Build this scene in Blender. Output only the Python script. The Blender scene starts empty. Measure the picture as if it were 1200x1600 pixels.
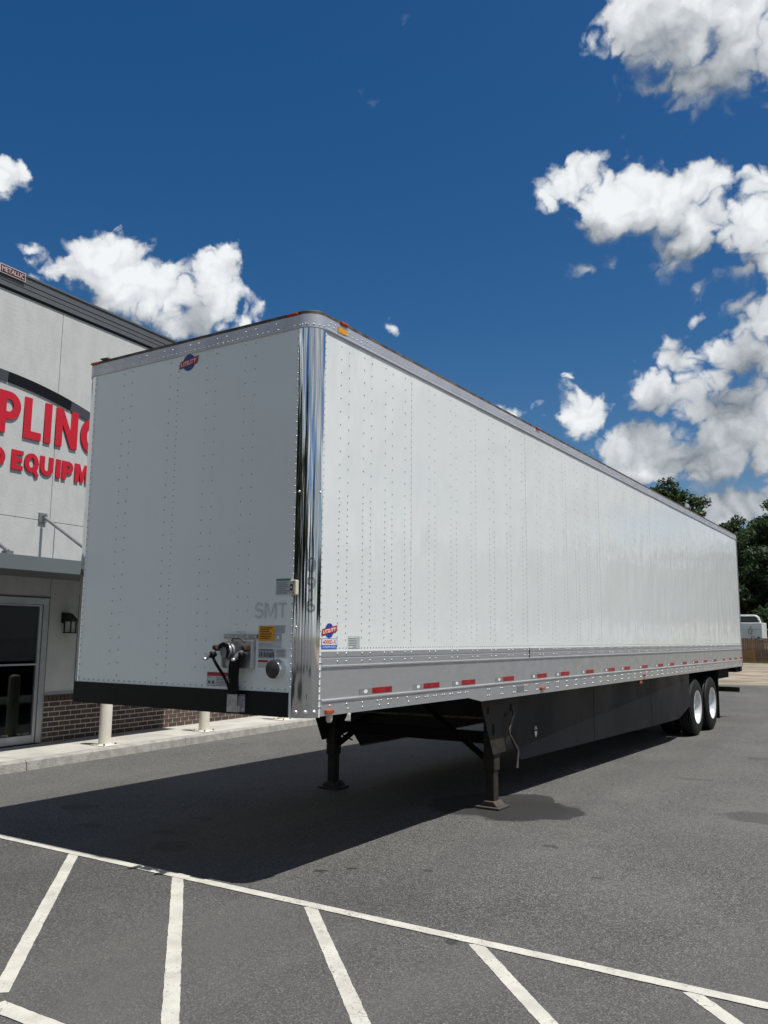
import bpy, bmesh, math, random
import numpy as np
from mathutils import Vector, Matrix

# ------------------------------------------------------------------ camera, sky, sun, exposure
sc = bpy.context.scene
C = sc.collection
R = math.radians

YAW, PITCH, ROLL = 0.5705007, 0.145227, 0.0090255
CAM = Vector((3.70673, -4.79865, 1.74261))
fw = Vector((-math.sin(YAW) * math.cos(PITCH), math.cos(YAW) * math.cos(PITCH), math.sin(PITCH)))
rt = Vector((math.cos(YAW), math.sin(YAW), 0))
up = rt.cross(fw)
r2 = rt * math.cos(ROLL) + up * math.sin(ROLL)
u2 = -rt * math.sin(ROLL) + up * math.cos(ROLL)
cd = bpy.data.cameras.new('camera')
cd.sensor_fit = 'VERTICAL'; cd.sensor_height = 24.0; cd.lens = 1326.087 / 1600 * 24.0
cd.clip_start = 0.05; cd.clip_end = 3000
cam = bpy.data.objects.new('camera', cd); C.objects.link(cam)
m = Matrix.Identity(4)
for i in range(3):
    m[i][0] = r2[i]; m[i][1] = u2[i]; m[i][2] = -fw[i]; m[i][3] = CAM[i]
cam.matrix_world = m
sc.camera = cam

SUN = Vector((0.42, 0.022, 1.0)).normalized()
SUN_EL = math.asin(SUN.z)
SUN_AZ = math.atan2(SUN.x, SUN.y)            # clockwise from +Y
sl = bpy.data.lights.new('sun', 'SUN'); sl.energy = 4.0; sl.angle = R(0.53); sl.color = (1.0, 0.965, 0.91)
so = bpy.data.objects.new('sun', sl); C.objects.link(so)
so.rotation_euler = (-SUN).to_track_quat('-Z', 'Y').to_euler(); so.location = (20, 5, 40)

sc.view_settings.view_transform = 'Standard'; sc.view_settings.look = 'None'
sc.view_settings.gamma = 1.0; sc.view_settings.use_curve_mapping = False
sc.view_settings.exposure = 0.42
try:
    sc.cycles.max_bounces = 8; sc.cycles.use_denoising = True
    sc.cycles.sample_clamp_indirect = 6.0
except Exception:
    pass


class NT:
    """Small wrapper for building node trees."""
    def __init__(s, tree): s.t = tree

    def n(s, typ, ins=None, **kw):
        nd = s.t.nodes.new(typ)
        for k, v in kw.items(): setattr(nd, k, v)
        for k, v in (ins or {}).items():
            sk = nd.inputs[k]
            if isinstance(v, bpy.types.NodeSocket): s.t.links.new(v, sk)
            else: sk.default_value = v
        return nd

    def math(s, op, a, b=0.0, c=0.0, clamp=False):
        return s.n('ShaderNodeMath', {0: a, 1: b, 2: c}, operation=op, use_clamp=clamp).outputs[0]

    def vec(s, op, a, b=(0, 0, 0)):
        nd = s.n('ShaderNodeVectorMath', {0: a, 1: b}, operation=op)
        return nd.outputs['Value'] if op in ('LENGTH', 'DOT_PRODUCT') else nd.outputs[0]

    def mix(s, f, a, b):
        nd = s.n('ShaderNodeMix', data_type='RGBA')
        for i, v in ((0, f), (6, a), (7, b)):
            if isinstance(v, bpy.types.NodeSocket): s.t.links.new(v, nd.inputs[i])
            else:
                nd.inputs[i].default_value = v if i == 0 else (tuple(v) + (1,))[:4]
        return nd.outputs[2]

    def ramp(s, f, lo, hi, a=0.0, b=1.0):
        nd = s.n('ShaderNodeMapRange', {0: f, 1: lo, 2: hi, 3: a, 4: b}, interpolation_type='SMOOTHSTEP')
        return nd.outputs[0]

    def noise(s, v, scale, detail=4, rough=0.5, dist=0.0, col=False):
        nd = s.n('ShaderNodeTexNoise', {'Vector': v, 'Scale': scale, 'Detail': detail, 'Roughness': rough, 'Distortion': dist})
        return nd.outputs['Color' if col else 'Fac']


# cumulus banks as angular ellipses (azimuth, elevation, half width, half height), in radians
CLOUDS = [(-0.21, 0.640, 0.08, 0.061), (-0.14, 0.611, 0.082, 0.06), (-0.184, 0.586, 0.064, 0.029), (-0.255, 0.638, 0.041, 0.031),
 (-0.272, 0.585, 0.011, 0.008), (-0.332, 0.505, 0.038, 0.022), (-0.291, 0.485, 0.06, 0.036), (-0.233, 0.478, 0.065, 0.034),
 (-0.185, 0.452, 0.069, 0.036), (-0.138, 0.431, 0.053, 0.038), (-0.316, 0.414, 0.034, 0.012), (-0.334, 0.456, 0.023, 0.013),
 (-0.214, 0.423, 0.042, 0.026), (-0.14, 0.393, 0.039, 0.019), (-0.203, 0.362, 0.014, 0.034), (-0.135, 0.341, 0.036, 0.04),
 (-0.155, 0.303, 0.046, 0.041), (-0.226, 0.309, 0.031, 0.021), (-0.242, 0.276, 0.042, 0.032), (-0.175, 0.25, 0.073, 0.055),
 (-0.272, 0.218, 0.05, 0.03), (-0.336, 0.257, 0.033, 0.027), (-0.418, 0.264, 0.034, 0.015), (-0.204, 0.195, 0.08, 0.028),
 (-0.287, 0.204, 0.035, 0.025), (-0.165, 0.146, 0.05, 0.028), (-0.22, 0.135, 0.054, 0.024), (-0.907, 0.414, 0.035, 0.028),
 (-0.88, 0.39, 0.05, 0.03), (-0.937, 0.39, 0.035, 0.02), (-0.836, 0.384, 0.044, 0.026), (-0.784, 0.398, 0.027, 0.032),
 (-0.797, 0.364, 0.052, 0.026), (-0.741, 0.372, 0.02, 0.023), (-0.979, 0.405, 0.02, 0.007), (-0.849, 0.355, 0.044, 0.017),
 (-1.03, 0.478, 0.024, 0.023), (-0.15, 0.215, 0.075, 0.05), (-0.566, 0.364, 0.011, 0.016), (-0.353, 0.299, 0.012, 0.003)]


def build_world():
    g = bpy.data.node_groups.new('cloud_mask', 'ShaderNodeTree')
    g.interface.new_socket('Dir', in_out='INPUT', socket_type='NodeSocketVector')
    g.interface.new_socket('Mask', in_out='OUTPUT', socket_type='NodeSocketFloat')
    T = NT(g)
    gi = T.n('NodeGroupInput'); go = T.n('NodeGroupOutput')
    wv = gi.outputs[0]
    sx = T.n('ShaderNodeSeparateXYZ', {0: T.vec('NORMALIZE', wv)})
    az = T.math('ARCTAN2', sx.outputs[0], sx.outputs[1]); el = T.math('ARCSINE', sx.outputs[2])
    ae = T.n('ShaderNodeCombineXYZ', {0: az, 1: el, 2: 1.0}).outputs[0]
    acc = None
    for (a, e, ra, re) in CLOUDS:
        ia, ie = 1 / (ra * 1.22), 1 / (re * 1.22)
        mn = min(ra * 0.9, re); k = 0.0 if mn > 0.019 else 0.60 * (1 - mn / 0.019) + 0.42
        q = T.n('ShaderNodeVectorMath', {0: ae, 1: (ia, ie, 0), 2: (-a * ia, -e * ie, k)}, operation='MULTIPLY_ADD').outputs[0]
        L = T.vec('DOT_PRODUCT', q, q)
        acc = L if acc is None else T.n('ShaderNodeMath', {0: acc, 1: L, 2: 0.35}, operation='SMOOTH_MIN').outputs[0]
    acc = T.math('SUBTRACT', 1.0, T.math('SQRT', T.math('MAXIMUM', acc, 0.0)))
    # the same kind of cumulus over the rest of the sky, closing up towards the horizon
    fx = T.math('ADD', az, 0.58); fy = T.math('SUBTRACT', el, 0.37)
    inside = T.math('MAXIMUM', T.math('MULTIPLY', T.math('ABSOLUTE', fx), 1 / 0.52), T.math('MULTIPLY', T.math('ABSOLUTE', fy), 1 / 0.42))
    outw = T.ramp(inside, 0.92, 1.12)
    nb = T.vec('MULTIPLY', wv, (1.0, 1.0, 1.7))
    big = T.math('SUBTRACT', T.math('MULTIPLY', T.noise(nb, 3.8, 2, 0.5), 5.6), T.ramp(el, 0.25, 1.15, 2.12, 3.6))
    gen = T.math('SUBTRACT', T.math('MULTIPLY', T.math('ADD', big, 1.0), outw), 1.0)
    acc = T.math('MAXIMUM', T.math('MAXIMUM', acc, gen), -0.8)
    g.links.new(acc, go.inputs[0])

    h = bpy.data.node_groups.new('cloud_detail', 'ShaderNodeTree')
    h.interface.new_socket('Dir', in_out='INPUT', socket_type='NodeSocketVector')
    h.interface.new_socket('Detail', in_out='OUTPUT', socket_type='NodeSocketFloat')
    T = NT(h)
    gi = T.n('NodeGroupInput'); go = T.n('NodeGroupOutput'); d = gi.outputs[0]
    tot = None
    for sc_, am in ((11, 0.66), (25, 0.50), (57, 0.30)):
        n_ = T.math('MULTIPLY', T.math('ABSOLUTE', T.math('SUBTRACT', T.noise(d, sc_, 0, 0.5), 0.5)), am * 3.0)
        tot = n_ if tot is None else T.math('ADD', tot, n_)
    tot = T.math('SUBTRACT', tot, 0.50)
    tot = T.math('ADD', tot, T.math('MULTIPLY', T.math('SUBTRACT', T.noise(d, 40, 7, 0.60), 0.5), 0.78))
    h.links.new(tot, go.inputs[0])

    w = bpy.data.worlds.new('World'); sc.world = w; w.use_nodes = True
    nt = w.node_tree; nt.nodes.clear(); T = NT(nt)
    sky = T.n('ShaderNodeTexSky', sky_type='NISHITA', sun_disc=False, sun_elevation=SUN_EL, sun_rotation=SUN_AZ,
              altitude=0, air_density=1.0, dust_density=0.8, ozone_density=2.4)
    dn = T.vec('NORMALIZE', T.n('ShaderNodeTexCoord').outputs['Generated'])
    w1 = T.vec('MULTIPLY', T.vec('SUBTRACT', T.noise(dn, 13, 2, 0.55, col=True), (0.5, 0.5, 0.5)), (0.045,) * 3)
    w2 = T.vec('MULTIPLY', T.vec('SUBTRACT', T.noise(dn, 55, 3, 0.6, col=True), (0.5, 0.5, 0.5)), (0.017,) * 3)
    wv = T.vec('ADD', dn, T.vec('ADD', w1, w2))

    def fld(v, gg): return T.n('ShaderNodeGroup', {0: v}, node_tree=gg).outputs[0]
    m0 = fld(wv, g); m2 = fld(T.vec('ADD', wv, (0.024, 0.0, 0.050)), g)
    e0 = fld(wv, h); e1 = fld(T.vec('ADD', wv, (0.007, 0.0, 0.014)), h)
    den = T.math('ADD', T.math('MULTIPLY', m0, 0.85), T.math('MULTIPLY', e0, 0.92))
    s1 = T.math('SUBTRACT', e0, e1)
    mm0 = T.math('MINIMUM', m0, 0.75); mm2 = T.math('MAXIMUM', T.math('MINIMUM', m2, 0.9), -0.35)
    s2 = T.math('SUBTRACT', mm0, mm2)
    wisp = T.math('ADD', 0.36, T.math('MULTIPLY', T.math('MAXIMUM', T.math('MULTIPLY', s2, -1.0), 0.0), 0.7))
    alpha = T.ramp(den, 0.0, wisp)
    lit = T.math('ADD', 0.57, T.math('ADD', T.math('MULTIPLY', s1, 0.32), T.math('MULTIPLY', s2, 0.36)))
    lit = T.math('ADD', lit, T.math('MULTIPLY', e0, 0.30))
    lit = T.math('SUBTRACT', lit, T.math('MULTIPLY', T.ramp(m2, 0.10, 0.75), 0.30))
    lit = T.math('MAXIMUM', T.math('MINIMUM', lit, 1.0), 0.0)
    ccol = T.mix(lit, (0.15, 0.18, 0.215), (0.755, 0.78, 0.80))
    skyc = T.n('ShaderNodeHueSaturation', {'Hue': 0.503, 'Saturation': 1.40, 'Value': 0.83, 'Fac': T.ramp(T.n('ShaderNodeSeparateXYZ', {0: dn}).outputs[2], 0.0, 0.20), 'Color': sky.outputs[0]})
    b1 = T.n('ShaderNodeBackground', {0: skyc.outputs[0], 1: 0.068})
    b2 = T.n('ShaderNodeBackground', {0: ccol, 1: 0.88})
    mx = T.n('ShaderNodeMixShader', {0: alpha, 1: b1.outputs[0], 2: b2.outputs[0]})
    T.n('ShaderNodeOutputWorld', {0: mx.outputs[0]})
    w.cycles.sampling_method = 'NONE'


build_world()

# ------------------------------------------------------------------ materials
MATS = {}


def mat(name, col, rough=0.6, metal=0.0, spec=0.5, var=0.0, vscale=6.0, bump=0.0, bscale=40.0, coat=0.0,
        stretch=(1, 1, 1), col2=None, detail=5):
    """Principled paint / metal / rubber with a little procedural variation in colour and relief."""
    mt = bpy.data.materials.new(name); mt.use_nodes = True
    nt = mt.node_tree; T = NT(nt); b = nt.nodes['Principled BSDF']
    b.inputs['Roughness'].default_value = rough; b.inputs['Metallic'].default_value = metal
    b.inputs['Specular IOR Level'].default_value = spec
    if coat: b.inputs['Coat Weight'].default_value = coat; b.inputs['Coat Roughness'].default_value = 0.06
    tc = T.n('ShaderNodeTexCoord').outputs['Object']
    mp = T.n('ShaderNodeMapping', {0: tc, 3: stretch}).outputs[0]
    if var:
        c2 = col2 or tuple(c * (1 - var) for c in col)
        f = T.ramp(T.noise(mp, vscale, detail, 0.6), 0.35, 0.68)
        nt.links.new(T.mix(f, col, c2), b.inputs['Base Color'])
        nt.links.new(T.math('ADD', rough, T.math('MULTIPLY', T.math('SUBTRACT', f, 0.5), 0.15 * min(1, rough * 3))), b.inputs['Roughness'])
    else:
        b.inputs['Base Color'].default_value = (*col, 1)
    if bump:
        bn = T.n('ShaderNodeBump', {'Height': T.noise(mp, bscale, 4, 0.55), 'Strength': 1.0, 'Distance': bump})
        nt.links.new(bn.outputs[0], b.inputs['Normal'])
    MATS[name] = mt
    return mt


def panel_mat(name, col, rough, ripple, scale, stretch, dirt=0.0):
    """Glossy sheet metal: slow waviness between the rivet lines and faint vertical run marks."""
    mt = bpy.data.materials.new(name); mt.use_nodes = True
    nt = mt.node_tree; T = NT(nt); b = nt.nodes['Principled BSDF']
    tc = T.n('ShaderNodeTexCoord').outputs['Object']
    mp = T.n('ShaderNodeMapping', {0: tc, 3: stretch}).outputs[0]
    mp2 = T.n('ShaderNodeMapping', {0: tc, 3: (9, 9, 0.5)}).outputs[0]
    streak = T.ramp(T.noise(mp2, 1.6, 6, 0.65), 0.5, 0.78)
    blot = T.ramp(T.noise(tc, 1.1, 5, 0.6), 0.5, 0.75)
    f = T.math('MULTIPLY', T.math('ADD', T.math('MULTIPLY', streak, 0.6), T.math('MULTIPLY', blot, 0.5)), dirt)
    nt.links.new(T.mix(f, col, tuple(c * k for c, k in zip(col, (0.72, 0.71, 0.68)))), b.inputs['Base Color'])
    b.inputs['Roughness'].default_value = rough
    nt.links.new(T.math('ADD', rough, T.math('MULTIPLY', f, 0.25)), b.inputs['Roughness'])
    h = T.math('ADD', T.noise(mp, scale, 2, 0.4), T.math('MULTIPLY', T.noise(tc, 0.9, 1, 0.4), 1.6))
    bn = T.n('ShaderNodeBump', {'Height': h, 'Strength': 1.0, 'Distance': ripple})
    nt.links.new(bn.outputs[0], b.inputs['Normal'])
    MATS[name] = mt
    return mt


panel_mat('white_side_dimmed', (0.705, 0.735, 0.725), 0.035, 0.0080, 1.0, (4.2, 4.2, 1.7), 0.24)  # same white paint as the front, darkened here to hold back the sunlit side
panel_mat('white_front_lifted', (0.84, 0.90, 0.875), 0.16, 0.0050, 1.0, (2.4, 2.4, 1.2), 0.14)  # same white paint as the side, lightened to lift the shaded front wall
def chrome_mat():
    mt = bpy.data.materials.new('chrome'); mt.use_nodes = True
    nt = mt.node_tree; T = NT(nt); b = nt.nodes['Principled BSDF']
    tc = T.n('ShaderNodeTexCoord').outputs['Object']
    b.inputs['Base Color'].default_value = (0.74, 0.75, 0.765, 1); b.inputs['Metallic'].default_value = 1.0; b.inputs['Roughness'].default_value = 0.05
    h = T.noise(T.n('ShaderNodeMapping', {0: tc, 3: (15, 15, 0.35)}).outputs[0], 1.0, 0, 0.4)
    h = T.math('ADD', h, T.math('MULTIPLY', T.noise(T.n('ShaderNodeMapping', {0: tc, 3: (34, 34, 0.9)}).outputs[0], 1.0, 0, 0.4), 0.25))
    bn = T.n('ShaderNodeBump', {'Height': h, 'Strength': 1.0, 'Distance': 0.0014}); nt.links.new(bn.outputs[0], b.inputs['Normal'])
    MATS['chrome'] = mt


chrome_mat()
mat('alu_rail', (0.57, 0.585, 0.60), 0.36, 0.70, var=0.12, vscale=2.0, stretch=(1, 2.5, 6), bump=0.0004, bscale=60)
mat('alu_top', (0.60, 0.61, 0.65), 0.42, 0.65, var=0.14, vscale=2.5)
mat('alu_plain', (0.50, 0.51, 0.52), 0.38, 0.85, var=0.3, vscale=20)
mat('rivet_steel', (0.62, 0.63, 0.64), 0.34, 0.8)
mat('rivet_side_shaded', (0.36, 0.37, 0.37), 0.4, 0.3)  # white rivets coloured grey to stand for their tiny shadows
mat('rivet_front', (0.62, 0.65, 0.66), 0.25, 0.6)
mat('roof_edge', (0.045, 0.037, 0.032), 0.8, var=0.6, vscale=9, col2=(0.16, 0.12, 0.09))
mat('roof_skin', (0.5, 0.51, 0.52), 0.5, 0.6, var=0.2)
mat('black_plate', (0.005, 0.005, 0.006), 0.5, spec=0.2, var=0.5, vscale=5, bump=0.001, bscale=6, col2=(0.010, 0.010, 0.011))
mat('skirt', (0.0045, 0.0055, 0.009), 0.40, spec=0.14, var=0.35, vscale=1.3, bump=0.004, bscale=1.5, col2=(0.007, 0.008, 0.011), stretch=(1, 1, 0.6))
mat('under_black', (0.006, 0.006, 0.0065), 0.8, spec=0.15, var=0.4, vscale=8, col2=(0.012, 0.011, 0.010))
mat('leg_steel', (0.017, 0.016, 0.016), 0.65, 0.25, var=0.6, vscale=9, bump=0.002, bscale=30, col2=(0.042, 0.031, 0.023))
mat('foot_steel', (0.075, 0.062, 0.052), 0.75, 0.2, var=0.6, vscale=16, bump=0.002, bscale=40, col2=(0.06, 0.05, 0.045))
mat('crank', (0.17, 0.15, 0.13), 0.5, 0.5, var=0.5, vscale=30)
mat('rubber', (0.007, 0.007, 0.0075), 0.62, spec=0.25, var=0.5, vscale=12, bump=0.001, bscale=80, col2=(0.014, 0.0135, 0.013))
mat('rim', (0.78, 0.79, 0.79), 0.32, 0.25, var=0.25, vscale=7)
mat('amber', (0.50, 0.075, 0.008), 0.28, coat=0.3, var=0.5, vscale=40)
mat('amber_sticker', (0.85, 0.36, 0.01), 0.4, var=0.3, vscale=60)
mat('tape_red', (0.33, 0.008, 0.016), 0.3, var=0.45, vscale=30)
mat('tape_white', (0.30, 0.31, 0.31), 0.3, 0.3, var=0.25, vscale=40)
mat('dot_white', (0.75, 0.76, 0.76), 0.4)
mat('hose', (0.004, 0.004, 0.0045), 0.55, spec=0.2, var=0.4, vscale=40)
mat('brass_dirty', (0.06, 0.032, 0.023), 0.6, 0.5, var=0.6, vscale=40)
mat('lamp_beige', (0.62, 0.58, 0.45), 0.45, var=0.15, vscale=20)
mat('sticker_white', (0.55, 0.59, 0.59), 0.45, var=0.1, vscale=30)
mat('sticker_grey', (0.40, 0.44, 0.45), 0.45, var=0.12, vscale=30)
mat('sticker_yellow', (0.72, 0.33, 0.012), 0.45, var=0.15, vscale=30)
mat('sticker_red', (0.42, 0.01, 0.02), 0.4)
mat('sticker_green', (0.06, 0.26, 0.20), 0.45)
mat('ink', (0.03, 0.03, 0.035), 0.5)
mat('ink_soft', (0.16, 0.17, 0.18), 0.5)
mat('ghost', (0.66, 0.69, 0.67), 0.3, var=0.25, vscale=20)
mat('decal_blue', (0.012, 0.035, 0.30), 0.35)
mat('decal_blue2', (0.02, 0.13, 0.48), 0.35)
mat('decal_red', (0.50, 0.02, 0.045), 0.35)
mat('decal_white', (0.80, 0.80, 0.78), 0.35)
mat('post_digit', (0.36, 0.365, 0.37), 0.10, 1.0)
mat('stucco', (0.50, 0.515, 0.50), 0.85, var=0.09, vscale=5, bump=0.004, bscale=60, stretch=(1, 1, 0.5))
mat('stucco_gap', (0.20, 0.20, 0.20), 0.9)
mat('fascia_grey', (0.115, 0.125, 0.13), 0.5, 0.2, var=0.15, vscale=3)
mat('canopy_grey', (0.165, 0.195, 0.205), 0.45, 0.2, var=0.1, vscale=2)
mat('soffit', (0.10, 0.11, 0.115), 0.6)
mat('arch_black', (0.004, 0.005, 0.008), 0.5, spec=0.2, var=0.3, vscale=3)
mat('arch_grey', (0.045, 0.05, 0.06), 0.45)
mat('sign_red', (0.53, 0.006, 0.022), 0.42, var=0.12, vscale=4)
mat('sign_side', (0.30, 0.006, 0.015), 0.5)
mat('plate_red', (0.10, 0.012, 0.018), 0.5, var=0.2, vscale=20)
mat('plate_white', (0.62, 0.58, 0.57), 0.5)
mat('bracket', (0.26, 0.27, 0.28), 0.5, 0.5, var=0.2, vscale=10)
mat('door_alu', (0.50, 0.52, 0.54), 0.38, 0.6, var=0.12, vscale=4)
mat('room_dark', (0.05, 0.05, 0.055), 0.8)
mat('mortar', (0.62, 0.57, 0.50), 0.95, var=0.2, vscale=30, bump=0.002, bscale=120)
mat('lamp_black', (0.008, 0.008, 0.009), 0.45)
mat('bollard_cream', (0.74, 0.71, 0.62), 0.45, var=0.10, vscale=6, bump=0.001, bscale=20)
mat('bolt', (0.25, 0.17, 0.12), 0.6, 0.5)
mat('concrete', (0.47, 0.455, 0.41), 0.9, var=0.22, vscale=2.2, bump=0.004, bscale=70, col2=(0.36, 0.35, 0.315), detail=8)
mat('kerb', (0.36, 0.35, 0.32), 0.92, var=0.3, vscale=7, bump=0.010, bscale=45, detail=8)
mat('fence_wood', (0.30, 0.185, 0.125), 0.85, var=0.5, vscale=5, stretch=(6, 6, 0.6), bump=0.004, bscale=20, col2=(0.15, 0.10, 0.075))
mat('fence_wood_new', (0.38, 0.22, 0.12), 0.85, var=0.4, vscale=5, stretch=(6, 6, 0.6))
mat('crate_wood', (0.36, 0.20, 0.08), 0.85, var=0.4, vscale=9)
mat('truck_white', (0.74, 0.77, 0.76), 0.3, var=0.08, vscale=2)
mat('truck_dark', (0.03, 0.033, 0.03), 0.5)
mat('bark', (0.075, 0.058, 0.045), 0.95, var=0.5, vscale=4, bump=0.02, bscale=12, stretch=(3, 3, 0.6))
mat('vent_dark', (0.035, 0.035, 0.033), 0.6, var=0.3, vscale=40)
mat('glass_lens', (0.45, 0.45, 0.43), 0.15)


def leaf_mat(name, a, b_):
    mt = bpy.data.materials.new(name); mt.use_nodes = True
    nt = mt.node_tree; T = NT(nt); b = nt.nodes['Principled BSDF']
    gi = T.n('ShaderNodeNewGeometry')
    f = gi.outputs['Random Per Island']
    nt.links.new(T.mix(f, a, b_), b.inputs['Base Color'])
    b.inputs['Roughness'].default_value = 0.55
    tr = T.n('ShaderNodeBsdfTranslucent', {0: (*[min(1, c * 1.5) for c in b_], 1)})
    mx = T.n('ShaderNodeMixShader', {0: 0.28, 1: b.outputs[0], 2: tr.outputs[0]})
    nt.links.new(mx.outputs[0], nt.nodes['Material Output'].inputs[0])
    MATS[name] = mt


leaf_mat('leaf_dark', (0.015, 0.031, 0.012), (0.046, 0.076, 0.026))
leaf_mat('leaf_mid', (0.02, 0.04, 0.012), (0.05, 0.075, 0.025))
leaf_mat('grass_blade', (0.06, 0.09, 0.02), (0.14, 0.16, 0.05))


def brick_mat():
    mt = bpy.data.materials.new('brick'); mt.use_nodes = True
    nt = mt.node_tree; T = NT(nt); b = nt.nodes['Principled BSDF']
    oi = T.n('ShaderNodeObjectInfo').outputs['Random']
    tc = T.n('ShaderNodeTexCoord').outputs['Object']
    c = T.mix(oi, (0.062, 0.040, 0.033), (0.115, 0.075, 0.058))
    f = T.ramp(T.noise(T.vec('ADD', tc, T.n('ShaderNodeCombineXYZ', {0: oi, 1: T.math('MULTIPLY', oi, 37.0)}).outputs[0]), 28, 4), 0.4, 0.75)
    nt.links.new(T.mix(T.math('MULTIPLY', f, 0.6), c, (0.04, 0.03, 0.027)), b.inputs['Base Color'])
    b.inputs['Roughness'].default_value = 0.9
    bn = T.n('ShaderNodeBump', {'Height': T.noise(tc, 120, 3), 'Distance': 0.002, 'Strength': 1.0})
    nt.links.new(bn.outputs[0], b.inputs['Normal'])
    MATS['brick'] = mt


brick_mat()


def glass_mat():
    mt = bpy.data.materials.new('door_glass'); mt.use_nodes = True
    nt = mt.node_tree; nt.nodes.clear(); T = NT(nt)
    fr = T.n('ShaderNodeFresnel', {'IOR': 1.5})
    tr = T.n('ShaderNodeBsdfTransparent', {0: (0.22, 0.25, 0.27, 1)})
    gl = T.n('ShaderNodeBsdfGlossy', {0: (0.9, 0.93, 0.95, 1), 1: 0.02})
    mx = T.n('ShaderNodeMixShader', {0: fr.outputs[0], 1: tr.outputs[0], 2: gl.outputs[0]})
    T.n('ShaderNodeOutputMaterial', {0: mx.outputs[0]})
    MATS['door_glass'] = mt


glass_mat()


def asphalt_mat():
    mt = bpy.data.materials.new('asphalt'); mt.use_nodes = True
    nt = mt.node_tree; T = NT(nt); b = nt.nodes['Principled BSDF']
    p = T.n('ShaderNodeNewGeometry').outputs['Position']
    vo = T.n('ShaderNodeTexVoronoi', {'Vector': p, 'Scale': 105.0, 'Randomness': 1.0})
    sp = T.n('ShaderNodeSeparateXYZ', {0: vo.outputs['Color']}).outputs[0]
    vo2 = T.n('ShaderNodeTexVoronoi', {'Vector': p, 'Scale': 180.0, 'Randomness': 1.0})
    sp2 = T.n('ShaderNodeSeparateXYZ', {0: vo2.outputs['Color']}).outputs[0]
    base = T.mix(T.ramp(T.noise(p, 0.55, 6, 0.62), 0.3, 0.72), (0.054, 0.053, 0.052), (0.096, 0.095, 0.091))
    base = T.mix(T.math('MULTIPLY', T.ramp(T.noise(p, 7, 4, 0.6), 0.45, 0.75), 0.35), base, (0.045, 0.045, 0.045))
    base = T.mix(T.math('MULTIPLY', T.ramp(sp, 0.5, 1.0), 0.75), base, (0.20, 0.195, 0.182))
    base = T.mix(T.math('MULTIPLY', T.ramp(sp2, 0.9, 1.0), 0.7), base, (0.36, 0.35, 0.32))
    base = T.mix(T.math('MULTIPLY', T.ramp(sp2, 0.22, 0.0), 0.7), base, (0.012, 0.012, 0.012))
    # fresher, darker surface inside the striped bay than on the driving lane beyond it
    sx = T.n('ShaderNodeSeparateXYZ', {0: p})
    yy = T.math('ADD', sx.outputs[1], T.math('MULTIPLY', T.math('SUBTRACT', T.noise(p, 1.2, 4), 0.5), 1.4))
    base = T.mix(T.math('MULTIPLY', T.ramp(yy, 1.6, -1.2), 0.36), base, (0.042, 0.042, 0.044))
    # worn wheel lanes with pale dust
    dust = T.math('MULTIPLY', T.ramp(T.noise(T.n('ShaderNodeMapping', {0: p, 3: (0.5, 0.16, 1)}).outputs[0], 1.0, 5, 0.6), 0.42, 0.72), 0.55)
    base = T.mix(dust, base, (0.135, 0.130, 0.118))
    drips = T.math('MULTIPLY', T.ramp(T.noise(p, 2.3, 5, 0.72), 0.660, 0.705), 0.68)
    base = T.mix(drips, base, (0.030, 0.030, 0.030))
    scuff = T.math('MULTIPLY', T.ramp(T.noise(T.n('ShaderNodeMapping', {0: p, 2: (0, 0, 0.5), 3: (0.35, 3.2, 1)}).outputs[0], 1.0, 6, 0.7), 0.60, 0.74), 0.30)
    base = T.mix(scuff, base, (0.155, 0.15, 0.138))
    sxx = T.n('ShaderNodeSeparateXYZ', {0: T.vec('ADD', p, T.vec('MULTIPLY', T.noise(p, 0.25, 2, 0.5, col=True), (1.6, 1.6, 0)))})
    lane = T.math('ABSOLUTE', T.math('SUBTRACT', T.math('FRACT', T.math('MULTIPLY', sxx.outputs[0], 0.42)), 0.5))
    base = T.mix(T.math('MULTIPLY', T.ramp(lane, 0.16, 0.05), 0.16), base, (0.045, 0.045, 0.046))
    # wet / oil stains with their own outlines
    wob = T.vec('MULTIPLY', T.vec('SUBTRACT', T.noise(p, 3.2, 4, 0.6, col=True), (0.5,) * 3), (0.38, 0.38, 0))
    pw = T.vec('ADD', p, wob)
    stains = [(0.05, 3.55, 0.50, 0.62, 0.90), (0.38, 3.62, 0.30, 0.44, 0.84), (-0.10, 4.15, 0.30, 0.30, 0.84), (-0.45, 3.6, 0.5, 0.7, 0.84), (-1.73, 0.49, 0.20, 0.17, 0.6), (-3.72, 1.08, 0.16, 0.15, 0.55),
              (-2.93, 0.59, 0.13, 0.08, 0.5), (-2.17, 0.78, 0.12, 0.08, 0.5), (-2.31, 1.39, 0.14, 0.08, 0.5), (-0.29, 0.58, 0.06, 0.035, 0.8),
              (-0.14, 0.72, 0.055, 0.03, 0.8), (2.2, 4.55, 0.42, 0.32, 0.45), (0.4, 1.06, 0.06, 0.03, 0.6), (1.5, 1.55, 0.07, 0.03, 0.6),
              (1.0, 6.6, 0.3, 0.1, 0.3), (1.4, 9.1, 0.25, 0.12, 0.4), (0.9, 2.3, 0.07, 0.04, 0.6), (2.3, 7.4, 0.5, 0.2, 0.35), (1.25, -0.2, 0.07, 0.04, 0.6)]
    acc = None
    for (x, y, a, c, s) in stains:
        q = T.vec('MULTIPLY', T.vec('SUBTRACT', pw, (x, y, 0)), (1 / a, 1 / c, 0))
        v = T.ramp(T.vec('LENGTH', q), 1.02, 0.86, 0.0, s)
        acc = v if acc is None else T.math('MAXIMUM', acc, v)
    base = T.mix(acc, base, (0.018, 0.018, 0.018))
    nt.links.new(base, b.inputs['Base Color'])
    nt.links.new(T.math('SUBTRACT', 0.88, T.math('MULTIPLY', acc, 0.25)), b.inputs['Roughness'])
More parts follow.
